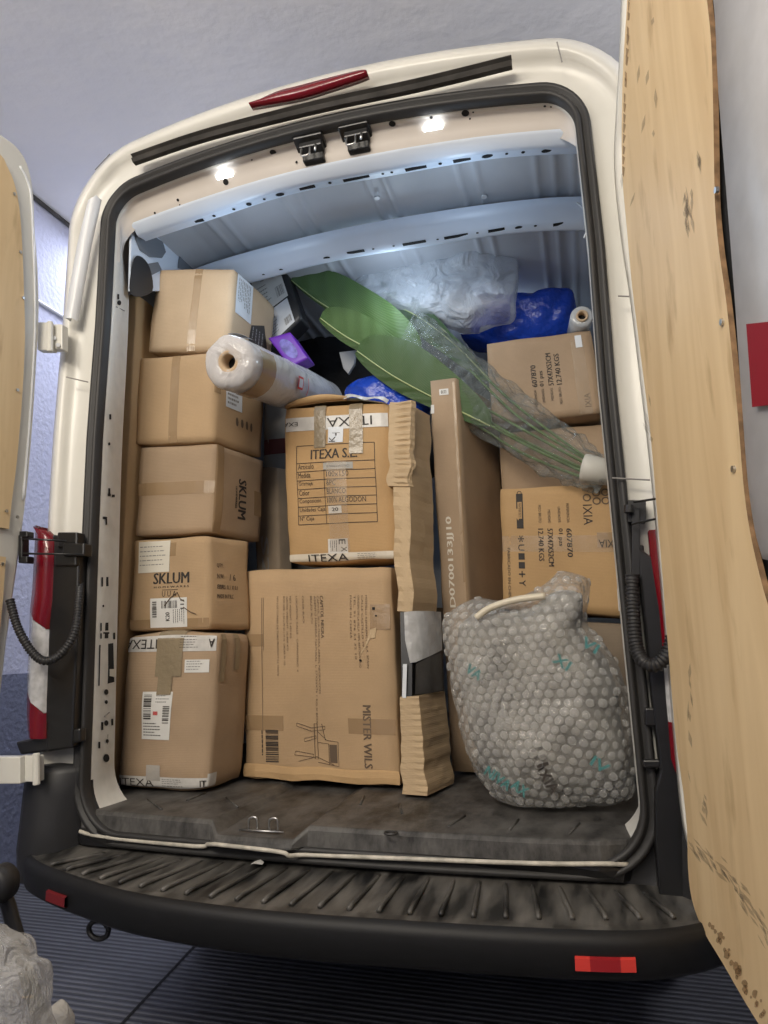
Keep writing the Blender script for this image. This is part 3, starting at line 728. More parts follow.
for i in range(24):     # moulded tread ribs that fan out
    x = -.70+i*1.46/23; k = (i/23-.62)
    fy = -.27+.19*(abs(x+.05)/.8)**2.2 if x < 0 else -.268+.12*(x/.8)**2.2
    a = Vector((x+k*.10, fy+.025, BZ+.0)); c = Vector((x-k*.03, -.02+.02*abs(x), BZ+.0))
    g.tube([a, a.lerp(c, .1)+Vector((0, 0, .004)), a.lerp(c, .9)+Vector((0, 0, .003)), c], .006, 6)
each(g, 'tread_rib', BSTEP, BUMP, smooth=True)
# corner uprights of the bumper
for sgn in (-1, 1):
    g = G(); rows = []
    for t, z in ((.2, -.13), (.0, -.05), (.1, .02), (.2, .10), (.3, .165), (.5, .185)):
        xo = 1.0; rows.append([Vector((sgn*xo, .25, z)), Vector((sgn*xo, .06, z)), Vector((sgn*(xo-.02), -.01+t*.05, z)), Vector((sgn*(xo-.06), -.045+.06*t, z)), Vector((sgn*(.885-.02*t), -.055+.10*t, z)), Vector((sgn*(.83), -.01+.04*t, z)), Vector((sgn*.80, .035, z))])
    g.loft(rows); n_ = 7; g.f.append(tuple(range(len(g.v)-n_, len(g.v)))); g.m.append(0)
    g.make('bumper_corner', BLACKP, BUMP, smooth=True)
g = G(); g.prism([AY(x, y, -.015) for x, y in ((15, 742), (45, 735), (80, 728), (80, 742), (44, 752), (20, 755))], (0, .03, 0)); g.make('bumper_cap', BLACKG, BUMP, bevel=.006)
def refl(cx, wd, z0, z1, m, m2=None):
    g = G(); N = 8
    def yb(x):
        best = min(range(len(fr)-1), key=lambda i: abs((fr[i].x+fr[i+1].x)/2-x)); a, c = fr[best], fr[best+1]; t = (x-a.x)/max(1e-6, c.x-a.x); return a.y+(c.y-a.y)*t
    xs = [cx-wd/2+wd*i/N for i in range(N+1)]
    rows = [[Vector((x, yb(x)+.01, z0)) for x in xs], [Vector((x, yb(x)-.006, z0+.004)) for x in xs], [Vector((x, yb(x)-.006, z1-.004)) for x in xs], [Vector((x, yb(x)+.01, z1)) for x in xs]]
    g.loft(rows)
    if m2: g.m = [1 if 2 <= (i % N) <= 5 else 0 for i in range(len(g.f))]
    return g.make('bumper_reflector', [m, m2] if m2 else m, BUMP)
refl(.655, .115, -.115, -.085, mat('bright_red_reflector', (.62, .05, .04), .25), REDD)
refl(-.690, .085, -.118, -.088, REDT)
g = G(); c = Vector((-.62, -.10, -.20)); g.tube(smoothpts([c+Vector((.03*math.cos(k*PI/6), 0, .022*math.sin(k*PI/6))) for k in range(12)], 3, True)+[c+Vector((.03, 0, 0))], .007, 8)
g.tube([c+Vector((.02, 0, .01)), c+Vector((.05, .12, .05))], .008, 8); g.make('towing_eye', BLACKP, BUMP, smooth=True)

# ---- right door
DP = Vector((.835, -.08, 0)); DD = Vector((.22, -1, 0)).normalized(); DN = Vector((-DD.y, DD.x, 0))
if DN.x > 0: DN = -DN                                    # inner side faces -x
def DQ(t, z, o=0): return DP+DD*t+DN*o+Vector((0, 0, z))
def DPX(px, py, o=0):
    P0 = DP+DN*o; d = ray(px, py); t = (P0-CAMP).dot(DN)/d.dot(DN); return CAMP+d*t
RD = mesh('rear_door', *(lambda g: (g.v, g.f))((lambda g: (g.prism([DQ(t, z, -.034) for t, z in
     ((.0, 2.05), (-.01, 1.7), (-.03, 1.2), (-.02, .6), (0, .15), (.05, .02), (.16, -.055), (.80, -.085), (.84, .0), (.85, 1.0), (.83, 1.9), (.78, 2.13), (.1, 2.2), (.03, 2.16))], DN*-.05), g)[1])(G())), PAINT, VAN, bevel=.012)
g = G()   # raised perimeter of the door shell seen along the hinge edge
edge = smoothpts([DPX(x, y, -.012) for x, y in ((625, -60), (621, 0), (619, 60), (616, 110), (614, 170), (621, 240), (630, 300), (642, 400), (651, 480), (658, 560), (666, 650), (679, 800), (688, 850), (700, 900), (722, 950), (752, 1010), (790, 1060))], 4)
g.loft([[p-DN*.03 for p in edge], edge, [p+DD*.03 for p in edge], [p+DD*.03-DN*.03 for p in edge]]); g.make('door_flange', PAINT, RD, smooth=True)
# the plywood sheet screwed over it
PE = [(628, -60), (627, 0), (624, 50), (622, 100), (622, 170), (627, 230), (632, 285), (640, 350), (650, 430), (656, 500), (662, 570), (669, 660), (676, 740), (683, 790), (687, 830), (688, 868), (692, 900), (703, 930), (722, 962), (745, 1002), (775, 1050)]
PR = [(702, -60), (707, 0), (711, 40), (713, 100), (714, 160), (715, 205), (719, 250), (726, 300), (733, 365), (739, 430), (743, 480), (748, 520), (756, 560), (768, 605), (785, 650), (815, 720)]
L = smoothpts([DPX(x, y) for x, y in PE], 3); Rr = smoothpts([DPX(x, y) for x, y in PR], 3)
rim = [*L, DQ(.42, -.24), DQ(.75, -.05), DQ(.76, .3)]
rim = L + [DQ(.55, -.20, 0), DQ(.78, -.02, 0), DQ(.80, .30, 0)] + list(reversed(Rr))
g = G(); g.prism(rim, DN*-.010, 0, 1); g.make('plywood_panel', [PLY, PLYE], RD)
# painted lock-side pressing and a black slab painting the shaded gap behind the sheet
GREYP = mat('grey_door_pressing', (.48, .48, .49), .4, noise_amt=.12, nscale=14)
g = G(); n_ = 10
lp = smoothpts([DPX(x, y, -.022) for x, y in ((700, -80), (718, 0), (724, 100), (732, 200), (740, 300), (747, 400), (753, 480), (760, 530), (768, 560))], 4)+[DQ(.62, .62, -.022), DQ(.70, .60, -.022)]
fl = [Vector((0, 0, 0))]
rowA = [p-DN*.03 for p in lp]; rowB = [p+DD*.006+DN*.0 for p in lp]; rowC = [p+DD*.020+DN*.018 for p in lp]
rowD = [DQ(.78, max(.55, p.z), .0) for p in lp]; rowE = [DQ(.80, max(.55, p.z), .0)-DN*.04 for p in lp]
g.loft([rowA, rowB, rowC, rowD, rowE]); LPN = g.make('lock_panel', GREYP, RD, smooth=True)
g = G(); q0 = lambda px, py: DPX(px, py, .004)
a = [q0(748, 324), q0(776, 321), q0(778, 404), q0(754, 407)]
g.prism(a, DN*.003); g.make('red_reflector', mat('matte_red_reflector', (.24, .01, .02), .6, spec=.2), LPN)
g = G(); g.prism([DQ(.40, 2.0, -.018), DQ(.75, 2.0, -.018), DQ(.80, -.02, -.018), DQ(.40, -.02, -.018)], DN*-.012); g.make('door_gap_shade', HOLE, RD)
g = G()
for p in ((721.5, 322), (733, 469), (716, 190)):
    c = DPX(*p, .003) + (Vector()); g.tube([c-DN*.004, c+DN*.002], .006, 10)
each(g, 'panel_screw', METAL, RD)
def blotch(pts, m, name, off=.0012, dens=1, parent=RD):
    g = G(); g.add([DPX(x, y, off) for x, y in pts], [tuple(range(len(pts)))]); return g.make(name, m, parent)
g = G(); rs = random.Random(4)
def scuff(cx, cy, lx, ly, n, ang):
    for _ in range(n):
        x = cx+rs.gauss(0, lx); y = cy+rs.gauss(0, ly); l = rs.uniform(3, 11); w_ = rs.uniform(.6, 1.9); a = ang+rs.gauss(0, .15)
        dx, dy = math.cos(a), math.sin(a)
        g.add([DPX(x-dx*l, y-dy*l, .0012), DPX(x+dy*w_, y-dx*w_, .0012), DPX(x+dx*l, y+dy*l, .0012), DPX(x-dy*w_, y+dx*w_, .0012)], [(0, 1, 2, 3)])
for t in range(15):
    k = t/14; scuff(693+k*75, 845+k*95-14*math.sin(k*3), 3.5, 5, 3, 1.0)
scuff(687, 213, 2.2, 9, 22, 1.5); scuff(704, 805, 1, 7, 6, 1.3); scuff(650, 415, 2, 12, 5, 1.3); scuff(640, 100, 10, 50, 8, 1.75); scuff(690, 730, 2, 25, 8, 1.4)
scuff(699, 160, .4, 2, 6, 1.4)
each(g, 'scuff_mark', STAIN, RD)
g = G()
for k in range(30):
    x = 706+k*1.9+rs.uniform(0, 10); y = 925+k*3.3+rs.uniform(-4, 3)
    r_ = rs.uniform(1, 3.6)
    if x-r_*1.2 < 698+max(0, y-930)*.62: continue
    g.add([DPX(x+r_*(.6+.5*rs.random())*math.cos(q*PI/5), y+1.6*r_*(.6+.5*rs.random())*math.sin(q*PI/5), .0010+k*.00001) for q in range(10)], [tuple(range(10))])
for k in range(17):
    y = 11*k+rs.uniform(-3, 3)-8; x = 628-.045*max(0, y)+(0 if y < 100 else .025*(y-100))
    g.add([DPX(x, y, .001), DPX(x+rs.uniform(1.5, 3.0), y+2, .001), DPX(x+rs.uniform(.5, 2), y+rs.uniform(8, 12), .001), DPX(x, y+9, .001)], [(0, 1, 2, 3)])
each(g, 'worn_patch', STAINB, RD)

# ---- left door
EP = Vector((-.985, -.06, 0)); ED = Vector((-.06, -1, 0)).normalized(); EN = Vector((1, -.06, 0)).normalized()
def EPX(px, py, o=0):
    P0 = EP+EN*o; d = ray(px, py); t = (P0-CAMP).dot(EN)/d.dot(EN); return CAMP+d*t
OL = [(-40, 104), (0, 133), (17, 146), (28, 163), (34, 190), (36, 230), (39, 270), (40, 310), (38, 355), (34, 420), (29, 480), (22, 540), (15, 590), (8, 640), (2, 690), (-3, 720), (-8, 760)]
eo = smoothpts([EPX(x, y) for x, y in OL], 4)
zt_, zb_ = eo[0].z, eo[-1].z
g = G(); rim = eo + [EP+ED*.20+Vector((0, 0, zb_-.13)), EP+ED*.74+Vector((0, 0, zb_-.16)), EP+ED*.80+Vector((0, 0, zb_-.05)), EP+ED*.80+Vector((0, 0, zt_-.20)), EP+ED*.76+Vector((0, 0, zt_-.02)), EP+ED*.55+Vector((0, 0, zt_+.03)), EP+ED*.35+Vector((0, 0, zt_+.03))]
g.prism(rim, EN*-.05); LD = g.make('rear_door', PAINT, VAN, bevel=.010)
g = G(); fl_ = [EPX(x, y, .002) for x, y in ((20, 166), (30, 190), (33, 240), (35, 300), (34, 350), (29, 430), (23, 500))]; g.tube(smoothpts(fl_, 5), .004, 6); g.make('door_bead', PAINT2, LD, smooth=True)
IL = [(-30, 130), (0, 154), (7, 166), (14, 182), (19, 205), (22, 240), (24, 290), (25, 340), (22, 400), (17, 460), (12, 500), (9, 529), (-30, 529)]
il = smoothpts([EPX(x, y, .012) for x, y in IL[:-1]], 3)
g = G(); g.prism(il+[EP+EN*.012+ED*.72+Vector((0, 0, il[-1].z)), EP+EN*.012+ED*.72+Vector((0, 0, il[0].z-.25)), EP+EN*.012+ED*.60+Vector((0, 0, il[0].z-.04))], EN*-.010, 0, 1); g.make('plywood_panel', [PLY, PLYE], LD)
i2 = [EPX(x, y, .012) for x, y in ((6, 557), (3, 600), (-2, 650), (-7, 700))]
g = G(); g.prism(i2+[EP+EN*.012+ED*.72+Vector((0, 0, i2[-1].z)), EP+EN*.012+ED*.72+Vector((0, 0, i2[0].z))], EN*-.010, 0, 1); g.make('plywood_panel', [PLY, PLYE], LD)
g = G()
for p in ((14, 194), (20, 252), (23, 298), (17, 390), (6, 511), (2, 564), (17, 517)):
    c = EPX(*p, .014); g.tube([c, c+EN*.004], .005, 8)
each(g, 'panel_screw', METAL, LD)
#@@BOXES
# ------------------------------------------------------------ the load
def V(*a): return Vector(a)
# --- tall flat carton along the left wall
ZTC = AY(130, 294, .30).z
A = Carton('tall_flat_carton', V(-.955, .30, ZTC), V(-.886, .30, ZTC-.01), V(-.893, .30, MZ+.012), V(-.945, .30, MZ+.012), V(-.0, .75, 0),
    'tall flat brown carton standing upright between left pillar and the stack of boxes', BROWN2, bulge=.002, seed=3)
# --- left stack: three same-size boxes, one more on top, taped box below
def stackbox(name, TL, TRz, w, ang, depth, dang, label, m, zb, **k):
    a = math.radians(ang); d = math.radians(dang)
    TL = Vector(TL); TR = TL+Vector((w*math.cos(a), w*math.sin(a), TRz)); BL = Vector((TL.x-.0, TL.y, zb)); BR = Vector((TR.x+.002, TR.y, zb))
    return Carton(name, TL, TR, BR, BL, V(depth*math.cos(d), depth*math.sin(d), 0), label, m, **k)
GS = 'brown boxes in the left stack'
def wallbox(TL, TR, BR, BL, Y1, dvec, label, m, **k): return px_carton('cardboard_box', TL, TR, BR, BL, .33, Y1, dvec, label, m, **k)
b5 = wallbox((158, 270), (234, 268.5), (227, 350), (147, 352), .40, V(.015, .34, 0), 'tan cardboard box topmost of the left stack with a white label on its side', BROWN4, seed=5)
b4 = wallbox((140, 358), (215, 353), (213, 441), (134, 444.5), .36, V(.060, .28, 0), 'tan cardboard box second from top of the left stack, under the roll', BROWN, seed=6)
b3 = wallbox((140, 447), (217, 443.5), (212, 532.5), (135.5, 536), .37, V(.045, .29, 0), 'tan cardboard box with SKLUM printed sideways on its right side, middle of left stack', BROWN3, seed=7)
b2 = wallbox((134, 540.5), (209, 535.8), (209, 629), (130, 631.5), .335, V(.060, .185, 0), 'tan cardboard box with SKLUM and two white labels on its front', BROWN, seed=8)
b1 = Carton('cardboard_box', V(-.862, .30, .566), V(-.515, .30, .566), V(-.535, .295, MZ+.012), V(-.868, .295, MZ+.012), V(.010, .215, 0),
    'dented tan box at the bottom of the left stack with printed white tape', BROWN3, r=.016, bulge=.010, wob=.006, seed=9)
for b_ in (b5, b4, b3, b2, b1): b_.root['group'] = GS
# tape on the stack
b5.strip('packing_tape', 'front', [(.50, 0, .60, 1)], TAPE, jag=.004); b5.strip('packing_tape', 'top', [(.50, 0, .60, 1)], TAPE)
b4.strip('packing_tape', 'front', [(.44, 0, .55, 1)], TAPE, jag=.004)
b4.strip('packing_tape', 'right', [(.0, .55, .1, .72)], TAPE)
b3.strip('packing_tape', 'front', [(.0, .44, 1, .58)], TAPE, off=.0014)
b3.strip('packing_tape', 'right', [(-.0, .0, .15, 1)], TAPE, off=.0012); b3.strip('packing_tape', 'right', [(.80, .30, 1, .60)], TAPE, off=.0016)
b2.strip('packing_tape', 'front', [(.0, .02, 1, .12)], TAPE); b2.strip('packing_tape', 'front', [(.44, .80, .58, .95)], TAPE)
# labels + print
lb = b5.strip('shipping_label', 'right', [(.08, .50, .42, .985)], LABELB, off=.002)
g = G(); lines_of_print(g, b5.fn('right'), .11, .54, .38, .95, 8, 3, off=.003, vertical=True, fill=.35); g.make('label_print', INKG, lb)
g = G(); f5 = b5.fn('right'); g.add([f5(u, v, .0018) for u, v in ((.40, .12), (.72, .06), (.86, .30), (.72, .62), (.44, .50))], [(0, 1, 2, 3, 4)])
g.make('printed_emblem', INK, b5.root)
g = G(); lines_of_print(g, f5, .46, .18, .74, .50, 4, 8, off=.0026, vertical=True, fill=.25); g.make('emblem_print', INKG, b5.root)
lb = b4.strip('shipping_label', 'right', [(.20, .44, .52, .70)], LABELB, off=.002)
g = G(); lines_of_print(g, b4.fn('right'), .23, .47, .50, .67, 4, 5, off=.003); g.make('label_print', INKG, lb)
g = G()
for k in range(4): g.add([b4.pt('right', .42+k*.1+.028*math.cos(q*PI/4), .31+.055*math.sin(q*PI/4), .002) for q in range(8)], [tuple(range(8))])
g.make('printed_symbols', INKF, b4.root)
g = G(); F3 = b3.fn('right'); text_to(g, 'SKLUM', F3, .46, .22, .62, .68, 'cw'); text_to(g, 'HOMEWARES', F3, .39, .33, .425, .58, 'cw', off=.002); g.make('printed_text', INK, b3.root)
g = G(); F2 = b2.fn('front'); text_to(g, 'SKLUM', F2, .30, .50, .76, .62); text_to(g, 'H O M E W A R E S', F2, .31, .455, .76, .475)
text_to(g, 'U U A', F2, .42, .36, .60, .42, bold=False); patch(g, F2, .42, .43, .62, .436, .002, 4, 1); g.make('printed_text', INK, b2.root)
g = G(); R2 = b2.fn('right')
for k, t in enumerate(('QTY:', 'N.W:', 'G.W:')): text_to(g, t, R2, .16, .66-.115*k, .32, .71-.115*k)
text_to(g, 'MEAS: 0.1 X 0.1', R2, .16, .43, .66, .475); text_to(g, 'MADE IN P.R.C', R2, .16, .33, .54, .375); text_to(g, '/ 6', R2, .46, .53, .62, .60); g.make('printed_text', INKF, b2.root)
lb = b2.strip('paper_label', 'front', [(.08, .63, .50, .975)], mat('cream_label', (.68, .64, .55), .6), off=.002)
g = G(); lines_of_print(g, F2, .10, .68, .48, .93, 5, 12, off=.003, fill=.18); g.make('label_print', INKG, lb)
lb = b2.strip('shipping_label', 'front', [(.27, .03, .74, .345)], LABEL, off=.002)
g = G(); barcode(g, F2, .30, .14, .355, .32, True, 14, 3, off=.003); barcode(g, F2, .42, .235, .62, .315, False, 16, 5, off=.003); text_to(g, 'K20', F2, .47, .10, .52, .19, 'ccw', off=.003)
lines_of_print(g, F2, .56, .06, .72, .22, 6, 6, off=.003, vertical=True, fill=.25); lines_of_print(g, F2, .66, .20, .72, .33, 3, 61, off=.003, fill=.3); g.make('label_print', INK, lb)
g = G(); g.tube([b2.pt('front', u, v, .004) for u, v in ((.46, .26), (.53, .34), (.62, .40), (.66, .33), (.71, .30))], .0016, 6); g.tube([b2.pt('front', u, v, .004) for u, v in ((.70, .24), (.78, .19), (.86, .16))], .0014, 6); g.make('pen_scribble', INKF, b2.root)
# taped ITEXA box at the bottom
F1 = b1.fn('front')
b1.strip('printed_white_tape', 'front', [(.0, .885, 1, .992)], WTAPE, off=.0015, nu=14); b1.strip('printed_white_tape', 'front', [(.0, .004, 1, .075)], WTAPE, off=.0015, nu=14)
b1.strip('printed_white_tape', 'right', [(.0, .0, .22, .10)], WTAPE, off=.0015)
g = G(); text_to(g, 'ITEXA', F1, -.02, .905, .36, .968, 180, off=.003, bold=False); text_to(g, 'ITEXA', F1, .03, .015, .42, .06, off=.003, bold=False)
lines_of_print(g, F1, .62, .90, .86, .985, 5, 3, off=.003, fill=.2); text_to(g, 'A', F1, .92, .91, .975, .965, 180, off=.003); text_to(g, 'IT', F1, .92, .02, .98, .06, off=.003)
lines_of_print(g, F1, .52, .015, .78, .065, 4, 9, off=.003, fill=.2); g.make('tape_print', INK, b1.root)
b1.strip('packing_tape', 'front', [(.36, .72, .66, 1.0)], TAPEG, off=.003, jag=.008); b1.strip('packing_tape', 'front', [(.40, .60, .56, .74)], TAPEG, off=.004, jag=.01)
b1.strip('packing_tape', 'top', [(.36, 0, .66, .5)], TAPEG, off=.003)
b1.strip('packing_tape', 'right', [(.12, .68, .24, 1.0)], TAPEG, off=.003, jag=.008); b1.strip('packing_tape', 'right', [(.48, .75, .62, 1.0)], TAPEG, off=.003)
lb = b1.strip('paper_label', 'front', [(.69, .745, .94, .83)], LABEL, off=.002)
g = G(); lines_of_print(g, F1, .71, .755, .92, .825, 4, 21, off=.003, fill=.3); g.make('label_print', INKG, lb)
lb = b1.strip('shipping_label', 'front', [(.25, .31, .58, .62)], LABEL, off=.002)
g = G(); barcode(g, F1, .27, .44, .355, .61, True, 16, 9, off=.003); barcode(g, F1, .485, .415, .56, .53, True, 14, 4, off=.003); lines_of_print(g, F1, .27, .325, .48, .42, 5, 4, off=.003, fill=.3)
lines_of_print(g, F1, .40, .54, .56, .60, 3, 14, off=.003, fill=.2); g.make('label_print', INK, lb)
g = G(); lines_of_print(g, F1, .38, .46, .46, .50, 1, 14, off=.003, fill=.6); g.make('label_print', INKR, lb)
b1.strip('torn_tape', 'front', [(.34, .05, .50, .15)], mat('grey_crumpled_tape', (.50, .47, .43), .4, bump=.8, bscale=60, bdist=.003, alpha=.8), off=.003, jag=.01)

# --- big furniture box, front centre
mz = Carton('furniture_box', V(-.540, .53, .796), V(.030, .50, .782), V(.052, .475, MZ+.012), V(-.520, .53, MZ+.012), V(.01, .20, 0),
    'big upright furniture box marked MISTER WILS with a line drawing of a chair', BROWN, r=.008, bulge=.004, wob=.004, seed=11, cat='box')
FM = mz.fn('front'); g = G()
text_to(g, 'MISTER WILS', FM, .795, .070, .845, .350, 'cw'); text_to(g, 'CAPITOL NEGRA', FM, .535, .66, .555, .865, 'cw')
for u, s_, v0 in ((.515, 'CAPITOL SILLA MADERA ARBOL NEGRA.COM', .40), (.495, 'ASIENTO MADERA NATURAL  L: 57X50X76 1 KG X BOX', .26), (.470, 'BRAZO: ALTO', .73),
                  (.415, 'COLOR: BLACK', .73), (.370, 'LOCATION: CALLE - CARPINTERO  4', .50), (.325, 'NET WEIGHT: 5.450 KG', .66), (.302, 'GROSS WEIGHT: 10.850 KG', .60), (.280, 'BOX SIZE:  L 50 x W 55 x H 76  ORDER N: 103', .53), (.235, 'NO LOS CORREA DE TUBO PRODUCT S.L 106078', .48),
                  (.830, 'MODELO REFERENCIA S.A. SPAIN', .52), (.805, 'CALLE CASTILLO 79', .62), (.780, 'ORIGEN DE LA SILLA 100% BEECHWOOD', .52), (.755, 'TEL. 91 876 54 32 10', .56), (.730, 'MADE IN CHINA', .66)):
    text_to(g, s_, FM, u, v0, u+.012, .865, 'cw', bold=False)
patch(g, FM, .130, .22, .133, .86, .0018, 1, 10); patch(g, FM, .142, .60, .1445, .86, .0018, 1, 8)
g.make('printed_text', INKF, mz.root)
g = G(); barcode(g, FM, .15, .075, .235, .225, True, 24, 17); lines_of_print(g, FM, .120, .08, .132, .22, 1, 5, vertical=True, fill=.6); g.make('printed_barcode', INK, mz.root)
g = G()  # line drawing of a chair lying on its side
def fline(pts, r_=.0011): g.tube([FM(u, v+.025, .0015) for u, v in pts], r_, 4)
fline([(.36, .235), (.46, .215), (.55, .225), (.55, .21), (.46, .20), (.36, .22), (.36, .235)]); fline([(.41, .165), (.49, .18), (.49, .168), (.41, .15), (.41, .165)])
fline([(.48, .235), (.50, .235), (.50, .075), (.48, .075), (.48, .235)]); fline([(.35, .105), (.47, .095), (.47, .082), (.34, .088), (.35, .105)]); fline([(.37, .06), (.49, .085), (.60, .05)])
fline([(.50, .20), (.56, .16), (.63, .155), (.63, .045), (.50, .06)]); fline([(.50, .15), (.57, .145), (.57, .05)]); fline([(.53, .235), (.55, .16)]); 
g.make('printed_chair_drawing', INKF, mz.root)
g = G(); patch(g, FM, .575, .085, .622, .167, .0016, 2, 2); g.make('printed_chair_seat', INKF, mz.root)
mz.strip('packing_tape', 'front', [(.01, .22, .27, .29)], TAPE, jag=.003); mz.strip('packing_tape', 'front', [(.70, .22, .99, .29)], TAPE, jag=.003); mz.strip('packing_tape', 'front', [(.01, .62, .14, .68)], TAPE)
g = G(); rows = []   # flap along the bottom edge
for v, o in ((.062, .002), (.057, .007), (.03, .010), (.006, .009), (-.002, .003)): rows.append([FM(i/12, v+.004*math.sin(i*1.3), o+.002*math.sin(i*2)) for i in range(13)])
g.loft(rows); g.make('bottom_flap', BROWN2, mz.root, smooth=False)
g = G(); tear = [(.86, .66), (.80, .60), (.78, .57), (.82, .61), (.83, .64), (.86, .70), (.90, .71), (.89, .66)]
g.add([FM(u, v, .0025) for u, v in tear], [tuple(range(len(tear)))]); g.make('torn_patch', KRAFT, mz.root)
g = G()
for (u, v, r_) in ((.885, .80, .010), (.90, .765, .006), (.79, .555, .008)): g.add([FM(u+r_*math.cos(q*PI/4), v+r_*math.sin(q*PI/4)*(.6+.4*(q % 2)), .003) for q in range(8)], [tuple(range(8))])
each(g, 'puncture', HOLE, mz.root)
mz.strip('torn_patch', 'front', [(.86, .70, .985, .82)], TAPE, off=.002)

# --- ITEXA S.L. box standing on it
def bulgef(face, u, v):
    if face == 'front': return .012*math.sin(PI*min(1, max(0, v)))*math.sin(PI*min(1, max(0, u)))
    if face == 'top': return .020*math.sin(PI*u)
    return 0
it = Carton('cardboard_box', V(-.395, .55, 1.415), V(.020, .565, 1.400), V(.035, .555, .812), V(-.375, .545, .815), V(.02, .17, 0),
    'taped orange-brown box with the ITEXA S.L. data table, standing on the furniture box', BROWN5, r=.02, bulge=.006, wob=.004, seed=13, crush=bulgef)
FI = it.fn('front'); g = G()
T0, T1, V0, V1 = .13, .855, .235, .735
vs_ = [V1]+[V1-.115-k*(V1-.115-V0)/7 for k in range(8)]
for v in vs_: patch(g, FI, T0, v-.002, T1, v+.002, .0018, 10, 1)
for u, vb in ((T0, V1), (T1, V1), (.395, vs_[1])): patch(g, FI, u-.0025, V0, u+.0025, vb, .0018, 1, 10)
text_to(g, 'ITEXA S.L.', FI, .27, .642, .70, .705, off=.0018)
for k, (a, c) in enumerate((('Articulo', ''), ('Medida', '100x150'), ('Gramaje', '6PC'), ('Color', 'BLANCO'), ('Composición', '100% ALGODON'), ('Unidades Caja', ''), ('Nº Caja', ''))):
    v = vs_[k+2]+.016; text_to(g, a, FI, T0+.015, v, T0+.015+.019*len(a)*.95+.01, v+.034, bold=False, off=.002)
    if c: text_to(g, c, FI, .415, v, .415+.029*len(c), v+.034, bold=False, off=.002)
g.make('printed_table', INK, it.root)
sl = it.strip('paper_sticker', 'front', [(.42, vs_[7]+.006, .545, vs_[6]-.004)], LABEL, off=.002); g = G(); text_to(g, '20', FI, .455, vs_[7]+.018, .515, vs_[6]-.014, off=.003); g.make('label_print', INK, sl)
sl = it.strip('grey_sticker', 'front', [(.39, vs_[2]+.006, .66, vs_[1]-.006)], mat('grey_sticker_paper', (.33, .32, .29), .5), off=.002); g = G(); text_to(g, 'TOALLA LISO', FI, .42, vs_[2]+.018, .63, vs_[1]-.022, off=.003); g.make('label_print', INKG, sl)
it.strip('printed_white_tape', 'front', [(.02, .835, .98, .925)], WTAPE, off=.002, nu=16); it.strip('printed_white_tape', 'front', [(.01, .0, .98, .055)], mat('cream_printed_tape', (.62, .56, .46), .4, bump=.4, bscale=40), off=.002, nu=16)
it.strip('printed_white_tape', 'front', [(.43, .745, .57, .85)], LABELB, off=.0024); it.strip('printed_white_tape', 'front', [(.40, .05, .58, .14)], WTAPE, off=.0024)
g = G(); text_to(g, 'ITEXA', FI, .42, .85, .84, .91, 180, off=.0035, bold=False); text_to(g, 'EXA', FI, -.02+.02, .868, .14, .895, 180, off=.0035, bold=False); text_to(g, 'T', FI, .47, .79, .54, .81, off=.0035, bold=False); text_to(g, 'K', FI, .44, .75, .50, .785, 'ccw', off=.0035, bold=False)
text_to(g, 'ITEXA', FI, .21, .010, .58, .048, off=.0065, bold=False); lines_of_print(g, FI, .66, .005, .90, .048, 4, 3, off=.0035, fill=.2); text_to(g, 'E', FI, .50, .105, .56, .135, 'cw', off=.0035, bold=False); text_to(g, 'X', FI, .52, .06, .57, .09, 'cw', off=.0035, bold=False)
lines_of_print(g, FI, .415, .06, .49, .13, 4, 31, off=.0035, vertical=True, fill=.3); g.make('tape_print', INK, it.root)
for u0, u1, v1 in ((.30, .41, .715), (.63, .755, .665)):
    it.strip('packing_tape', 'front', [(u0, v1, u1, 1.0)], TAPEG, off=.0045, jag=.006)
    it.strip('packing_tape', 'top', [(u0, 0, u1, .6)], TAPEG, off=.0045)
it.strip('clear_tape', 'front', [(.42, .06, .60, .62)], PALETAPE, off=.0030)
g = G(); fl_ = []
for j, (dy, dz) in enumerate(((0, 0), (-.012, .016), (-.01, .026), (.03, .036))): fl_.append([it.pt('top', u, .02, .0)+V(0, dy, dz*(.4+.6*math.sin(PI*min(1, u*1.6)))) for u in [i/10*.62 for i in range(11)]])
g.loft(fl_); g.make('lifted_flap', BROWN5, it.root, smooth=True, solid=.003)
g = G(); g.loft([[it.pt('top', u, .0, .004)+V(0, -.014, .002+.006*math.sin(u*30)) for u in [.60+.39*i/10 for i in range(11)]], [it.pt('top', u, .05, .006)+V(0, 0, .010+.005*math.sin(u*22)) for u in [.60+.39*i/10 for i in range(11)]]])
g.make('torn_white_tape', WTAPE, it.root, solid=.001)

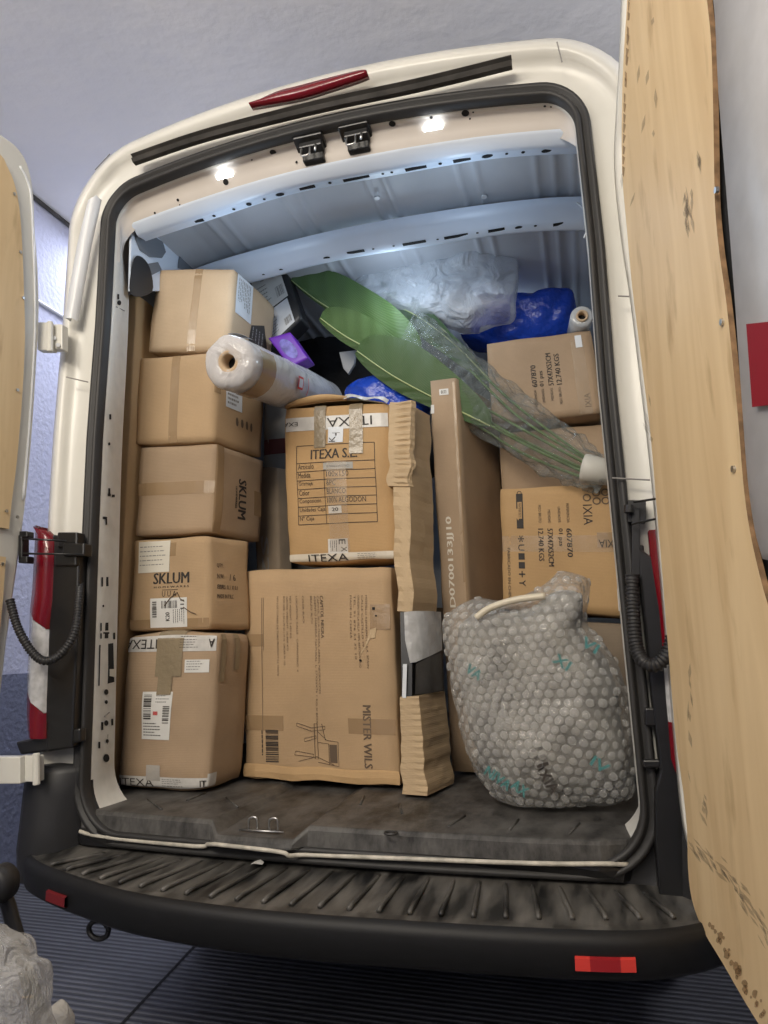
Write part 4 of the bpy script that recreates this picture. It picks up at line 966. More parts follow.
# --- leaning torn package beside it: corrugated top sleeve, bare middle, cardboard foot
LP_ = empty('torn_package', (.17, .55, MZ+.012), 'tall torn package of crumpled corrugated cardboard, its black and white contents showing in the middle', 'package')
def tornpiece(name, m, TLp, TRp, BRp, BLp, Yt, Yb, d, ext, ripple, seed, parent=LP_, jag=.006):
    """front strip quad from px at depths Yt (top) and Yb (bottom); returns to the right/back by vector d"""
    a, b_, c, e = AY(*TLp, Yt), AY(*TRp, Yt), AY(*BRp, Yb), AY(*BLp, Yb)
    g = G(); rows = []; N = 46
    for j in range(N+1):
        v = j/N; l = a.lerp(e, v); r_ = b_.lerp(c, v); row = []
        rp = ripple*(math.sin(v*N*1.9)+.6*noise.noise(Vector((v*13, seed, 0)))+1.5*noise.noise(Vector((v*4, seed, 7))))
        jj = jag*noise.noise(Vector((v*6, seed+3, 0)))
        for i in range(5): 
            p = l.lerp(r_, i/4)+V(jj*2 if i in (0, 4) else jj*.6, -rp*(.5+math.sin(i*1.4+seed)*.5), 0); 
            row.append(p)
        q = row[-1].copy()
        for i in range(1, 6): row.append(q+Vector(d)*(i/5)+V(.003*noise.noise(Vector((v*9, i, seed))), 0, 0))
        row.append(row[-1]-Vector(ext)); row.append(l+V(0, .14, 0))
        rows.append(row)
    g.loft(rows, True); n = len(rows[0]); g.f.append(tuple(range(n))); g.m.append(0); g.f.append(tuple(range(len(g.v)-n, len(g.v)))); g.m.append(0)
    return g.make(name, m, parent, smooth=False)
tornpiece('corrugated_sleeve', KRAFT, (390, 402), (408, 403), (412, 612), (397, 611), .56, .44, (.045, .17, 0), (.10, 0, 0), .004, 1)
tornpiece('corrugated_edge', KRAFT, (389, 404), (411, 400), (409, 486), (388, 486), .545, .50, (.012, .02, 0), (.02, 0, 0), .0045, 4)
tornpiece('inner_product', BLACKG, (400, 606), (412, 606), (412, 700), (402, 700), .45, .41, (.060, .22, 0), (.1, 0, 0), .0, 2, jag=0)
tornpiece('cardboard_foot', KRAFT, (400, 697), (419, 696), (427, 796), (402, 794), .405, .365, (.045, .20, 0), (.1, 0, 0), .0018, 3, jag=.003)
g = G(); g.loft([[AY(404, 612, .43), AY(414, 611, .43), AY(430, 611, .50), AY(441, 612, .58)], [AY(405, 640, .425), AY(415, 650, .42), AY(430, 646, .49), AY(442, 640, .575)], [AY(410, 663, .42), AY(416, 662, .417), AY(430, 656, .485), AY(442, 650, .57)]])
g.make('white_wrapping', mat('crinkled_white_film', (.50, .50, .50), .3, noise_amt=.3, nscale=12, bump=1, bscale=14, bdist=.01), LP_, smooth=True)
g = G(); g.loft([[AY(416, 664, .412), AY(430, 657, .48), AY(441, 653, .565)], [AY(415, 694, .405), AY(430, 693, .475), AY(443, 690, .56)]]); g.make('grey_foam', mat('grey_foam', (.12, .115, .11), .6, noise_amt=.5, nscale=9, bump=1, bscale=12, bdist=.01), LP_)
g = G(); g.loft([[AY(403, 664, .415), AY(407, 664, .412)], [AY(402, 698, .405), AY(406, 698, .402)]]); g.make('white_strip', LABELB, LP_)

# --- tall flat carton D0700133JJ10
tc_ = Carton('tall_flat_carton', V(.133, .75, 1.535), V(.238, .76, 1.535), V(.264, .75, MZ+.012), V(.172, .745, MZ+.012), V(.113, .385, 0),
    'tall flat brown carton with white number D0700133JJ10 on its edge, beside the torn package', BROWN3, r=.005, bulge=.002, seed=15)
g = G(); text_to(g, 'D0700133JJ10', tc_.fn('front'), .33, .395, .60, .625, 'ccw'); g.make('printed_number', INKW, tc_.root)
sl = tc_.strip('paper_sticker', 'front', [(.35, .955, .70, .972)], LABEL, off=.002); g = G(); text_to(g, '0133', tc_.fn('front'), .42, .959, .62, .968, off=.003); g.make('label_print', INK, sl)
tc_.strip('torn_white_tape', 'front', [(-.02, .905, .14, .93)], WTAPE, off=.003, jag=.01)
tc_.strip('brown_edge_wear', 'front', [(.86, .0, .98, .99)], TAPE, off=.0012)

# --- right-hand printed boxes
lo = Carton('cardboard_box', V(.384, .80, 1.090), V(.830, .80, 1.080), V(.828, .80, .600), V(.374, .80, .640), V(.0, .45, 0),
    'brown box with the IXIA logo and 607870 printed downwards, behind the bubble-wrapped bundle', BROWN5, seed=17)
FL = lo.fn('front'); g = G()
for u, big, small, L_, S_ in ((.525, '607870', 'REFERENCIA:', .225, .155), (.455, '01 pzs', 'UNIDADES:', .14, .13), (.375, '57X47X52CM', 'MEDIDAS:', .30, .11), (.300, '12.740 KGS', 'PESO BRUTO:', .26, .15)):
    text_to(g, big, FL, u, .655-L_, u+.042, .655, 'cw'); text_to(g, small, FL, u+.008, .70, u+.030, .70+S_, 'cw', bold=False)
text_to(g, 'FABRICADO EN CHINA', FL, .045, .06, .068, .50, 'cw', bold=False); text_to(g, 'IXIA', FL, .665, .68, .735, .84, 'cw', bold=False)
text_to(g, 'IXIA', FL, .77, .505, .90, .565, 180, bold=False)
g.make('printed_text', INK, lo.root)
g = G()
for cu, cv in ((.775, .925), (.865, .92), (.87, .845), (.85, .96)): pass
def ringpr(cu, cv, r0, r1):
    N = 20; a = [FL(cu+r0*math.cos(2*PI*k/N), cv+r0*.9*math.sin(2*PI*k/N), .0016) for k in range(N)]; b_ = [FL(cu+r1*math.cos(2*PI*k/N), cv+r1*.9*math.sin(2*PI*k/N), .0016) for k in range(N)]; g.loft([a, b_], True)
for cu, cv in ((.70, .895), (.775, .93), (.775, .865), (.845, .93), (.845, .865)): ringpr(cu, cv, .022, .033)
g.make('printed_logo', INKF, lo.root)
g = G(); patch(g, FL, .13, .66, .185, .95, .0016, 1, 1); g.make('printed_symbol_frame', INK, lo.root)
g = G(); patch(g, FL, .140, .74, .175, .88, .0022, 1, 1); g.make('symbol_blank', BROWN5, lo.root)
g = G(); text_to(g, 'MANTENER SECO', FL, .148, .75, .168, .87, 'cw', off=.0028, bold=False); ringpr(.157, .955, .014, .020)
for k, sh in enumerate('*U11+Y'):
    text_to(g, sh, FL, .135, .55-.072*k, .185, .60-.072*k, 'cw')
g.make('printed_symbols', INK, lo.root)
lo.strip('packing_tape', 'front', [(.76, .50, .88, .62)], TAPE); lo.strip('clear_tape', 'front', [(.0, .47, 1, .60)], PALETAPE, off=.0012)
sl = lo.strip('paper_label', 'front', [(.885, .035, .985, .20)], LABEL, off=.002)
g = G(); patch(g, FL, .905, .06, .965, .17, .003, 1, 1); g.make('label_print', INKG, sl)

up = Carton('cardboard_box', V(.345, .90, 1.722), V(.756, .90, 1.722), V(.778, .90, 1.382), V(.352, .90, 1.382), V(.02, .30, 0),
    'brown box marked 607870 with print running upwards, under the blue bag at right', BROWN3, seed=19)
FU = up.fn('front'); g = G()
for u, big, small, L_ in ((.405, '607870', 'REFERENCIA:', .27), (.475, '01 pzs', 'UNIDADES:', .19), (.555, '57X47X52CM', 'MEDIDAS:', .40), (.630, '12.740 KGS', 'PESO BRUTO:', .38)):
    text_to(g, big, FU, u, .38, u+.048, .38+L_, 'ccw'); text_to(g, small, FU, u+.01, .35-.019*len(small), u+.034, .35, 'ccw', bold=False)
g.make('printed_text', INK, up.root)
g = G(); text_to(g, 'IXIA', FU, .86, .08, .91, .24, 'ccw', bold=False); g.make('printed_logo', INKF, up.root)
up.strip('clear_tape', 'front', [(.80, .0, .92, .9)], PALETAPE, off=.002, jag=.02); up.strip('clear_tape', 'right', [(.0, .0, 1, .12)], PALETAPE)
up.strip('paper_label', 'front', [(.845, .80, .905, .95)], LABELB, off=.003)
bk = Carton('cardboard_box', V(.37, .98, 1.36), V(.80, .98, 1.36), V(.80, .98, 1.105), V(.37, .98, 1.105), V(0, .4, 0), 'plain brown box behind the plant pot, between the two printed boxes', BROWN3, seed=21)
# the box under the logo box, mostly hidden behind the bubble-wrapped bundle
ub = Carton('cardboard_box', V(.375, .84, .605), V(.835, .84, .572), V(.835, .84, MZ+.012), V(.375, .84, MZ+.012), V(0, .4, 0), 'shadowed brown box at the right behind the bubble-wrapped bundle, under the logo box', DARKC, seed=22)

# --- dark cargo seen in the gaps behind the left stack
gb = Carton('grey_carton', V(-.70, 1.02, 1.63), V(-.38, 1.02, 1.63), V(-.38, 1.02, 1.215), V(-.70, 1.02, 1.215), V(0, .4, 0), 'grey carton with a dark red stripe in the gap behind the wrapped roll', mat('grey_board', (.30, .29, .29), .7, noise_amt=.2), seed=23)
gb.strip('red_stripe', 'front', [(0, .38, 1, .55)], mat('dark_red_board', (.13, .03, .03), .6), off=.0015)
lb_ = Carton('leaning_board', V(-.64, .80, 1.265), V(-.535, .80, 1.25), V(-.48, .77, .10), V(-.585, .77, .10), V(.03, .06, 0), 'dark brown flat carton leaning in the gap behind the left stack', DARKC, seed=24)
g = G(); text_to(g, 'S2', lb_.fn('front'), .30, .60, .60, .74, 'cw'); g.make('printed_text', INKG, lb_.root)
lg = Carton('grey_carton', V(-.70, 1.05, 1.20), V(-.28, 1.05, 1.20), V(-.28, 1.05, MZ+.012), V(-.70, 1.05, MZ+.012), V(0, .4, 0), 'dark grey carton low in the gap beside the ITEXA box', mat('dark_grey_board', (.10, .10, .10), .7, noise_amt=.3), seed=25)

# --- wrapped roll lying across the boxes
RB = AY(229, 364, .14)+V(0, 0, .008); RE = AY(322, 400, 1.0); ax = (RE-RB).normalized()
rl = empty('wrapped_roll', RB, 'thick roll wrapped in clear plastic with a cardboard core, lying on the boxes', 'roll')
ua = ax.orthogonal().normalized(); vb = ax.cross(ua); RR = .088
def ringat(t, r_, wob=0, n=40, seed=0): return [RB+ax*t+(ua*math.cos(2*PI*k/n)+vb*math.sin(2*PI*k/n))*(r_+wob*noise.noise(Vector((math.cos(2*PI*k/n)*1.6+seed, math.sin(2*PI*k/n)*1.6, t*7)))) for k in range(n)]
g = G(); rings = [ringat(.012, .034), ringat(.004, .050), ringat(.006, .072), ringat(.018, RR-.004)]+[ringat(.03+.88*i/14, RR-.003) for i in range(15)]+[ringat(.92, .03)]
g.loft(rings, True); g.make('rolled_fabric', mat('beige_roll_fabric', (.50, .46, .44), .6, noise_amt=.35, nscale=12), rl.__class__ and rl, smooth=True)
g = G(); g.loft([ringat(.05, .024), ringat(-.004, .024), ringat(-.008, .034), ringat(-.002, .044), ringat(.03, .044)], True); g.make('cardboard_core', BROWN4, rl, smooth=True)
g = G(); g.add(ringat(.045, .0245), [tuple(range(40))]); g.make('core_hollow', HOLE, rl)
g = G(); g.loft([ringat(-.006, .030, .01), ringat(-.012, .055, .012), ringat(-.004, RR-.006, .010), ringat(.01, RR+.003, .006)]+[ringat(.03+.86*i/24, RR+.004, .005) for i in range(25)], True)
g.make('plastic_wrap', film('roll_film', (.82, .82, .85), .12, .52, .9, 10, .02), rl, smooth=True)
def rollpatch(name, m, t0, t1, a0, a1, off):
    g = G(); rows = []
    for i in range(9):
        t = t0+(t1-t0)*i/8; rows.append([RB+ax*t+(ua*math.cos(a0+(a1-a0)*k/8)+vb*math.sin(a0+(a1-a0)*k/8))*(RR+off) for k in range(9)])
    g.loft(rows); return g.make(name, m, rl, smooth=True)
# direction that faces the camera and slightly upwards
tocam = (CAMP-RB-ax*.3); tocam -= ax*tocam.dot(ax); tocam.normalize(); AC = math.atan2(tocam.dot(vb), tocam.dot(ua)); upv = V(0, 0, 1)-ax*ax.z; AU = math.atan2(upv.dot(vb), upv.dot(ua))
sg = 1 if ((AU-AC+PI) % (2*PI)-PI) > 0 else -1
rollpatch('brown_tape', TAPE, .05, .16, AC-1.2*sg, AC+.9*sg, .0105); 
tri = rollpatch('red_mark', INKR, .36, .41, AC+.05*sg, AC+.55*sg, .0105); rollpatch('mark_blank', LABELB, .367, .403, AC+.13*sg, AC+.46*sg, .0112)
rollpatch('red_mark', INKR, .46, .465, AC-.1*sg, AC+.6*sg, .0105)
rollpatch('paper_label', LABELB, .02, .10, AU-.1, AU+.5, .0108)

# --- black box with two white labels, tilted behind the left stack
def qbox(name, TL, TR, BR, BL, Y, dep, label, m, cat='box', **k):
    a, b_, c, d = [AY(*p, Y) for p in (TL, TR, BR, BL)]; n = (b_-a).cross(d-a).normalized(); n = n if n.y > 0 else -n
    return Carton(name, a, b_, c, d, n*dep, label, m, cat=cat, **k)
blk = qbox('shoe_box', (247, 272), (281, 257), (302, 318), (268, 352), .80, .10, 'tilted black box with two white shipping labels, beside the large green leaves', mat('black_board', (.02, .02, .022), .45), bulge=.001, wob=.001, seed=30, body='box_body', r=.004)
FB = blk.fn('front')
for rc, sd, lm in (((.04, .42, .86, .97), 3, LABEL), ((.10, .04, .82, .40), 7, LABELB)):
    l_ = blk.strip('shipping_label', 'front', [rc], lm, off=.002); g = G(); u0, v0, u1, v1 = rc; w_, h_ = u1-u0, v1-v0
    barcode(g, FB, u0+.30*w_, v0+.68*h_, u0+.42*w_, v0+.92*h_, True, 10, sd, off=.003); barcode(g, FB, u0+.68*w_, v0+.12*h_, u0+.94*w_, v0+.38*h_, False, 10, sd+1, off=.003); lines_of_print(g, FB, u0+.08*w_, v0+.15*h_, u0+.6*w_, v0+.6*h_, 5, sd, off=.003, fill=.25); g.make('label_print', INKG, l_)
# --- purple packet
pu = qbox('purple_packet', (268, 338), (290, 332), (308, 358), (290, 367), .66, .08, 'small purple packet between the wrapped roll and the black box', mat('purple_carton', (.14, .03, .42), .35), cat='packet', bulge=.001, wob=.001, seed=31, body='packet_body', r=.003)
g = G(); FP = pu.fn('front'); N = 20; g.add([FP(.5+.30*math.cos(2*PI*k/N), .5+.34*math.sin(2*PI*k/N), .0015) for k in range(N)], [tuple(range(N))]); g.make('clear_window', mat('packet_window', (.22, .20, .62), .2, noise_amt=.5, nscale=40), pu.root)

# --- crumpled bags
def blob(name, pts_px, Y, depth, m, parent=None, amp=.02, fs=6, seed=0, rings=14, seg=64, bulge=.8, fold=0, **k):
    """closed crumpled body: outline measured at depth Y, swelling towards and away from the viewer"""
    out = smoothpts([AY(x, y, Y) for x, y in pts_px], max(3, seg//len(pts_px)), True); c = sum(out, Vector())/len(out); g = G()
    def ringk(f, s_):
        row = []
        for p in out:
            q = c+(p-c)*math.sin(f*PI/2)**.8; d = -s_*depth*.5*math.cos(f*PI/2)**bulge
            q = q+V(0, d, 0); n1 = noise.noise_vector(q*fs+V(seed, 0, 0)); n2 = noise.noise_vector(q*fs*2.7+V(0, seed, 0))
            rg = abs(noise.noise(q*fs*1.3+V(seed, seed, 0)))
            q = q+(n1+n2*.5)*amp*(.35+.65*math.cos(f*PI/2)**.3)+V(0, -1, 0)*s_*rg*fold
            row.append(q)
        return row
    rows = [ringk(f/rings, 1) for f in range(1, rings+1)]+[ringk(f/rings, -1) for f in range(rings-1, 0, -1)]
    g.loft(rows, True); n = len(out); g.f.append(tuple(range(n))); g.m.append(0); g.f.append(tuple(range(len(g.v)-n, len(g.v)))); g.m.append(0)
    return g.make(name, m, parent, smooth=True, **k)
BLUE = mat('blue_plastic', (.012, .06, .48), .25, spec=.6, bump=1, bscale=14, bdist=.02)
o = blob('blue_bag', [(462, 338), (466, 308), (480, 300), (520, 301), (555, 293), (574, 298), (573, 330), (540, 345), (490, 349)], 1.20, .22, BLUE, amp=.016, fs=7, seed=2, fold=.05, org=(.5, 1.12, 1.74),
    label='crumpled blue plastic bag on top of the brown box, beside a small roll', cat='bag')
o = blob('blue_bag', [(346, 394), (356, 382), (380, 377), (402, 384), (424, 396), (430, 412), (400, 420), (350, 414)], .90, .16, BLUE, amp=.015, fs=9, seed=5, fold=.03, org=(-.02, .86, 1.45),
    label='crumpled blue plastic bag under the leaves, just above the ITEXA box', cat='bag')
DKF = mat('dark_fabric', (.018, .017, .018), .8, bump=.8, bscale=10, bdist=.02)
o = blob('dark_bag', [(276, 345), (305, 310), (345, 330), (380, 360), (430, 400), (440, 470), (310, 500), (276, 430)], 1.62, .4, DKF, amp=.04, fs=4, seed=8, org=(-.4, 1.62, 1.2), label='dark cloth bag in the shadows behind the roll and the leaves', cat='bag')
g = G(); g.prism([AY(x, y, .98) for x, y in ((339, 352), (356, 350), (354, 364), (348, 374), (343, 368))], (.0, .02, 0)); g.make('foam_scrap', mat('grey_foam_scrap', (.35, .36, .38), .7), org=AY(346, 372, .98), label='pale grey foam scrap under the leaves, above the blue bag', cat='scrap', bevel=.003)
CLEAR = film('clear_bag_film', (.85, .88, .92), .10, .62, 1.0, 9, .04)
cb = empty('clear_bag', (.1, 1.2, 1.85), 'clear crumpled plastic bag full of bright white wrap, above the leaves', 'bag')
blob('plastic_film', [(340, 296), (365, 268), (400, 258), (440, 248), (480, 250), (514, 252), (516, 300), (512, 318), (470, 330), (430, 322), (390, 318)], 1.02, .20, CLEAR, cb, amp=.03, fs=6, seed=12, fold=.07)
blob('white_wrap', [(365, 285), (385, 266), (420, 260), (450, 266), (470, 285), (474, 306), (450, 320), (410, 318), (380, 308)], 1.03, .16, film('white_wrap_film', (.86, .89, .94), .15, .30, 1.0, 9, .04), cb, amp=.03, fs=9, seed=14, fold=.05)
# small film roll
fr_ = empty('film_roll', AY(583, 330, .92), 'small roll of clear film with a cardboard core beside the blue bag', 'roll')
c = AY(582, 316, .86); a2 = V(-.1, 1, .05).normalized(); u2 = a2.orthogonal().normalized(); v2 = a2.cross(u2)
def rg(t, r_, n=28): return [c+a2*t+(u2*math.cos(2*PI*k/n)+v2*math.sin(2*PI*k/n))*r_ for k in range(n)]
g = G(); g.loft([rg(.004, .020), rg(0, .036), rg(.01, .044), rg(.25, .044), rg(.25, .01)], True); g.make('rolled_film', film('film_roll_plastic', (.6, .62, .64), .15, .3, .6, 20, .01), fr_, smooth=True)
g = G(); g.loft([rg(.03, .016), rg(-.006, .016), rg(-.006, .023), rg(.02, .023)], True); g.make('cardboard_core', BROWN4, fr_, smooth=True)
g = G(); g.add(rg(.028, .0162), [tuple(range(28))]); g.make('core_hollow', HOLE, fr_)

# --- plant with big leaves in a clear sleeve
def leafmat(name, c1, c2):
    m = bpy.data.materials.new(name); m.use_nodes = True; nt = m.node_tree; b = nt.nodes['Principled BSDF']; b.inputs['Roughness'].default_value = .42
    uv = nt.nodes.new('ShaderNodeUVMap'); wv = nt.nodes.new('ShaderNodeTexWave'); wv.inputs['Scale'].default_value = 9; wv.inputs['Distortion'].default_value = .5; wv.bands_direction = 'X'
    nt.links.new(uv.outputs[0], wv.inputs[0]); r = nt.nodes.new('ShaderNodeValToRGB'); nt.links.new(wv.outputs[1], r.inputs[0])
    r.color_ramp.elements[0].color = (*c2, 1); r.color_ramp.elements[1].color = (*c1, 1); nt.links.new(r.outputs[0], b.inputs['Base Color'])
    bp = nt.nodes.new('ShaderNodeBump'); bp.inputs['Strength'].default_value = .4; bp.inputs['Distance'].default_value = .003; nt.links.new(wv.outputs[1], bp.inputs['Height']); nt.links.new(bp.outputs[0], b.inputs['Normal'])
    return m
LEAF = leafmat('leaf_green', (.085, .155, .042), (.055, .110, .030)); LEAF2B = leafmat('leaf_mid_green', (.070, .130, .040), (.048, .095, .028)); LEAF2 = leafmat('leaf_dark_green', (.055, .11, .045), (.035, .075, .03))
STEM = mat('stem_green', (.12, .20, .06), .45, noise_amt=.3, nscale=20)
MID = mat('midrib_pale', (.42, .48, .22), .5)
PLT = empty('potted_plant', AY(594, 482, .70), 'potted plant with broad green leaves laid on its side in a clear plastic sleeve', 'plant')
def leaf(path, wl, wr, m, name='leaf'):
    """path: px,py,depth along the midrib; wl/wr: half-widths (m) to the upper and lower side"""
    P = smoothpts([AY(*p) for p in path], 10); n = len(P); g = G(); rows = []; uvs = []
    for i, p in enumerate(P):
        t = i/(n-1); tan = (P[min(i+1, n-1)]-P[max(i-1, 0)]).normalized(); vw = (CAMP-p).normalized(); sd = tan.cross(vw).normalized()
        if sd.z < 0: sd = -sd
        prof = (math.sin(PI*min(1, t*.96+.03))**.62)*(1-.15*t); row = []
        for k in range(-6, 7):
            a = k/6; W = (wl if a > 0 else wr)*prof; q = p+sd*(a*W)-vw*(.12*abs(a)**1.3*W)+tan*(-.25*abs(a)*W)*(1-t)+vw*(.003*math.sin(t*38+abs(a)*5))
            row.append(q); uvs.append((t*3.2-abs(a)*.55, a))
        rows.append(row)
    g.loft(rows); o = g.make(name, m, PLT, smooth=True); me = o.data; ul = me.uv_layers.new(name='uv')
    for lp_ in me.loops: ul.data[lp_.index].uv = uvs[lp_.vertex_index]
    g = G(); g.tube([p+(CAMP-p).normalized()*.003 for p in P], .0028, 6, rfun=lambda t: .0022+.001*t); g.make('midrib', MID, o, smooth=True)
    return o
leaf([(300, 270, .98), (340, 280, .98), (400, 300, .97), (450, 335, .94)], .05, .06, LEAF2)
leaf([(291, 280, .84), (315, 299, .85), (345, 317, .86), (385, 334, .87), (420, 352, .88)], .165, .012, LEAF)
leaf([(320, 318, .80), (345, 336, .81), (375, 352, .82), (415, 372, .83)], .125, .030, LEAF)
leaf([(357, 351, .77), (390, 374, .78), (430, 396, .79), (490, 426, .80)], .165, .05, LEAF2B)
leaf([(385, 300, .95), (420, 318, .95), (455, 345, .93), (490, 380, .90)], .03, .07, LEAF2)
g = G()
for k, (a, b_, c_) in enumerate((((410, 368, .88), (500, 428, .83), (586, 470, .77)), ((470, 414, .82), (530, 447, .78), (588, 474, .76)), ((440, 330, 1.0), (510, 400, .86), (592, 462, .77)), ((400, 352, .95), (480, 405, .86), (590, 466, .77)), ((470, 370, .92), (520, 418, .85), (594, 464, .78)), ((455, 410, .85), (520, 452, .80), (584, 478, .76)))):
    g2 = G(); g2.tube(smoothpts([AY(*a), AY(*b_), AY(*c_)], 8), .0055, 8); g2.make('stem', STEM, PLT, smooth=True)
pa = AY(574, 452, .70); pe = AY(611, 480, .62)
PB = AY(586, 470, .74); PT = AY(612, 486, .70); pax = (V(.86, -.12, -.28)).normalized(); pc = AY(584, 468, .74)
u3 = pax.orthogonal().normalized(); v3 = pax.cross(u3)
def rp(t, r_, n=28): return [pc+pax*t+(u3*math.cos(2*PI*k/n)+v3*math.sin(2*PI*k/n))*r_ for k in range(n)]
g = G(); g.loft([rp(.0, .040), rp(-.002, .052), rp(.01, .053), rp(.10, .044), rp(.105, .01)], True); g.make('pot', mat('pale_pot', (.60, .58, .52), .5), PLT, smooth=True)
g = G(); g.add(rp(.004, .046), [tuple(range(28))]); g.make('potting_soil', mat('dark_soil', (.03, .025, .02), .9, bump=1, bscale=60), PLT)
# sleeve
SP = smoothpts([AY(398, 345, .93), AY(430, 362, .90), AY(480, 400, .85), AY(530, 434, .80), AY(575, 462, .76), AY(606, 480, .73)], 14); g = G(); rows = []
for i, p in enumerate(SP):
    t = i/(len(SP)-1); tan = (SP[min(i+1, len(SP)-1)]-SP[max(i-1, 0)]).normalized(); vw = (CAMP-p).normalized(); sd = tan.cross(vw).normalized(); R_ = .115*(1-t)**.8+.050
    rows.append([p+(sd*math.cos(2*PI*k/96)+vw*.6*math.sin(2*PI*k/96))*(R_+.030*noise.noise(Vector((i*.22, math.cos(2*PI*k/96)*2.5, math.sin(2*PI*k/96)*2.5)))-.020*abs(noise.noise(Vector((i*.30+9, math.cos(2*PI*k/96)*5, math.sin(2*PI*k/96)*5))))) for k in range(96)])
g.loft(rows, True); g.make('plastic_sleeve', film('sleeve_film', (.32, .35, .34), .05, .90, 1.0, 16, .05), PLT, smooth=True)

# --- bubble-wrapped bundle at the right
BW = empty('bubble_wrapped_bundle', (.50, .40, MZ+.012), 'large shapeless bundle in clear bubble wrap standing at the right of the load floor', 'bundle')
OUT = [(446, 626), (452, 612), (474, 601), (500, 602), (530, 594), (548, 582), (562, 574), (583, 576), (588, 590), (586, 622), (600, 634), (616, 658), (628, 700), (634, 742), (634, 775), (628, 798), (604, 803), (572, 802), (548, 808), (525, 812), (505, 803), (484, 784), (466, 750), (456, 710), (449, 670)]
def bundle(name, Y, dep, shrink, m, bub, amp, seed, rings=70, seg=10, parent=BW):
    out = smoothpts([AY(x, y, Y) for x, y in OUT], seg, True); c = sum(out, Vector())/len(out); c.z -= .03; g = G(); rows = []
    def hexb(a, b_):
        s_ = .034; a /= s_; b_ /= s_*.866; r0 = math.floor(b_); best = 9
        for j in (r0, r0+1):
            xx = a-(.5 if j % 2 else 0); k = round(xx); d_ = ((xx-k)**2+((b_-j)*.866)**2)**.5; best = min(best, d_)
        return max(0, 1-(best/.47)**2)**.5
    def ringk(f, s_):
        row = []
        for p in out:
            q = c+(p-c)*shrink*math.sin(f*PI/2)**.75; q = q+V(0, -s_*dep*.5*math.cos(f*PI/2)**.85, 0)
            w_ = noise.noise_vector(q*5+V(seed, 0, 0))*1.0+noise.noise_vector(q*13+V(0, seed, 0))*.45
            cr = (1-abs(noise.noise(q*7+V(seed, 2, 1)))*4)
            q2 = q+w_*amp*(.4+.6*math.cos(f*PI/2)**.4)
            if bub:
                wx = noise.noise_vector(q*4+V(9, 3, seed))*.03
                h = hexb(q.x+wx.x+ (q.y*.8), q.z+wx.z+q.y*.3)
                dirn = (q-c+V(0, 0, 0)); dirn.y *= 1.5; dirn.normalize(); q2 = q2+dirn*bub*h+dirn*max(0, cr)*.010
            if q2.z < MZ+.014: q2.z = MZ+.014+(q2.z-MZ-.014)*.05
            row.append(q2)
        return row
    rows = [ringk(f/rings, 1) for f in range(1, rings+1)]+[ringk(f/18, -1) for f in range(17, 0, -1)]
    g.loft(rows, True); n = len(out); g.f.append(tuple(range(n))); g.m.append(0); g.f.append(tuple(range(len(g.v)-n, len(g.v)))); g.m.append(0)
    return g.make(name, m, parent, smooth=True)
bundle('packed_goods', .36, .24, .88, mat('greyish_padding', (.38, .36, .32), .7, col2=(.11, .10, .09), nscale=9, detail=6, bump=.8, bscale=12, bdist=.02), 0, .02, 3, rings=20, seg=3)
BWO = bundle('bubble_wrap', .35, .30, 1.0, film('bubble_film', (.55, .55, .53), .06, .82, .9, 24, .018), .0, .032, 6)
from mathutils.bvhtree import BVHTree
bt = BVHTree.FromPolygons([v.co.copy() for v in BWO.data.vertices], [tuple(p.vertices) for p in BWO.data.polygons]); OB = ORG[BW]
g = G(); rb = random.Random(3)
for j in range(-2, 34):
    for i in range(-2, 26):
        x = .15+(i+(.5 if j % 2 else 0))*.0285; z = MZ+.0+j*.0245
        wv_ = noise.noise_vector(Vector((x*3.3, z*3.3, 1)))*.045+noise.noise_vector(Vector((x*17, z*17, 5)))*.006; x += wv_.x; z += wv_.z
        loc, nrm, _, _ = bt.ray_cast(Vector((x, -1, z))-OB, Vector((0, 1, 0)))
        if loc is None: continue
        if nrm.y > 0: nrm = -nrm
        loc = loc+OB; a = nrm.orthogonal().normalized(); b_ = nrm.cross(a); R_ = .0125*rb.uniform(.85, 1.08); H_ = .0065*rb.uniform(.4, 1.2)
        tilt = V(rb.uniform(-.9, .9), 0, rb.uniform(-.9, .9))*H_
        rows = [[loc+(a*math.cos(2*PI*k/12)+b_*math.sin(2*PI*k/12))*R_*rr_+nrm*(H_*hh-.0005)+tilt*hh for k in range(12)] for rr_, hh in ((1, 0), (.93, .55), (.70, .9), (.35, 1.0))]
        n0 = len(g.v); g.loft(rows, True); g.f.append(tuple(range(len(g.v)-12, len(g.v)))); g.m.append(0)
bub = g.make('air_bubbles', film('bubble_dome_film', (.66, .655, .63), .03, .76, .5, 90, .003), BW, smooth=True); bub['kind'] = 'stuff'
g = G(); cpt = [AY(x, y, .22) for x, y in ((476, 618), (490, 608), (515, 600), (545, 596))]
g.tube(smoothpts(cpt, 6), .010, 8); g.make('cream_rim', mat('cream_plastic', (.62, .56, .44), .4), BW, smooth=True)
TEAL = mat('teal_print', (.05, .24, .24), .5, alpha=.6); 
def bprint(name, s_, px, py, w_, h_, m, rot=0, Y=.175):
    g = G(); o_ = AY(px, py, Y); ca, sa = math.cos(rot), math.sin(rot)
    def fn(u, v, off): a = (u-.5)*w_; b_ = (v-.5)*h_; return o_+V(a*ca-b_*sa, -off, a*sa+b_*ca)
    text_to(g, s_, fn, 0, 0, 1, 1, 0); return g.make(name, m, BW)
bprint('printed_letters', 'IXIA', 548, 780, .07, .03, INK, -1.0, .20); bprint('printed_letters', '≡≡', 540, 757, .03, .05, INK, .3, .19); bprint('printed_letters', 'ROX', 600, 782, .06, .025, INK, 1.5, .26)
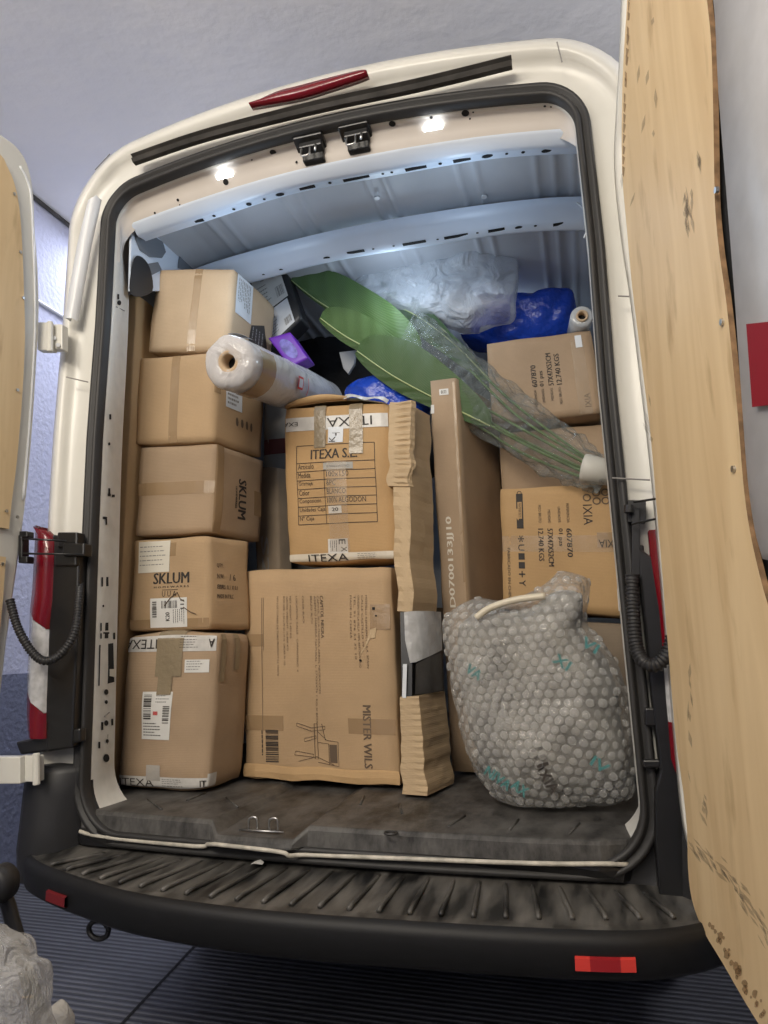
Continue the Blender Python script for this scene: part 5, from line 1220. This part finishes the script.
for px_, py_, s_ in ((474, 672, 'VA'), (498, 778, 'NIVA'), (520, 788, 'AX'), (600, 765, 'IV'), (562, 662, 'XI'), (590, 645, 'VI')): bprint('teal_lettering', s_, px_, py_, .075 if len(s_) > 2 else .045, .028, TEAL, -.6, .20 if py_ > 700 else .19)

g = G(); g.tube(smoothpts([AY(577, 203, .52), AY(586, 212, .50), AY(588, 226, .48), AY(584, 238, .47)], 6), .0035, 6); g.make('loose_strap', LABELB, VAN, smooth=True)
# paper flake on the bumper
c = AZ(258, 864, -.034); g = G(); g.loft([[c+V(-.018, -.006, .0), c+V(-.004, -.016, .006), c+V(.016, -.008, .002)], [c+V(-.012, .010, .004), c+V(.002, .012, .008), c+V(.014, .006, .003)]])
g.make('paper_scrap', LABEL, label='tiny torn white paper flake lying on the black bumper step', cat='scrap', org=c, solid=.001)
# --- things outside, bottom left
tr = empty('folding_trolley', (-.42, -.6, GZ), 'black folding trolley frame standing outside at the lower left', 'trolley')
g = G(); g.tube([AY(-6, 868, -.6), AY(8, 905, -.6), AY(30, 985, -.6), AY(46, 1034, -.6), V(-.27, -.6, GZ+.03)], .014, 10); g.make('frame_tube', BLACKG, tr, smooth=True)
g = G(); g.tube([AY(-26, 868, -.7), AY(-12, 1024, -.7), V(-.50, -.7, GZ+.03)], .014, 10); g.make('frame_tube', BLACKG, tr, smooth=True)
c = AY(-2, 884, -.62); g = G(); g.loft([[c+V(0, y, 0)+V(math.cos(2*PI*k/24)*r_, 0, math.sin(2*PI*k/24)*r_) for k in range(24)] for y, r_ in ((.02, .010), (.02, .034), (-.015, .036), (-.022, .030), (-.022, .014), (-.01, .012))], True); g.make('joint_hub', BLACKP, tr, smooth=True)
g = G(); g.box((-.56, -.74, GZ+.0), (-.22, -.56, GZ+.03)); g.make('foot_plate', BLACKP, tr, bevel=.008)
c = AY(33, 995, -.62); g = G(); g.tube([c+V(-.012, -.012, .0), c+V(.012, -.012, .004)], .002, 6); g.make('rubber_band', mat('tan_band', (.45, .30, .12), .6), tr)
blob('bubble_wrap_bag', [(-60, 930), (-30, 925), (0, 944), (10, 960), (24, 975), (30, 1000), (33, 1040), (30, 1120), (-60, 1120)], -.78, .16, film('bag_film', (.62, .61, .59), .08, .72, 1.0, 26, .02), amp=.010, fs=14, seed=20, fold=.02, org=AY(-15, 1120, -.78), label='crumpled clear plastic bag hanging on the black trolley at lower left', cat='bag')
blob('plastic_scrap', [(44, 1016), (50, 1008), (58, 1003), (66, 1012), (68, 1026), (66, 1050), (46, 1050)], -.62, .05, film('scrap_film', (.80, .78, .72), .15, .3, .9, 40, .01), amp=.006, fs=24, seed=21, fold=.01, org=AY(56, 1050, -.62), label='small crumpled plastic scrap at the bottom edge beside the trolley', cat='scrap')
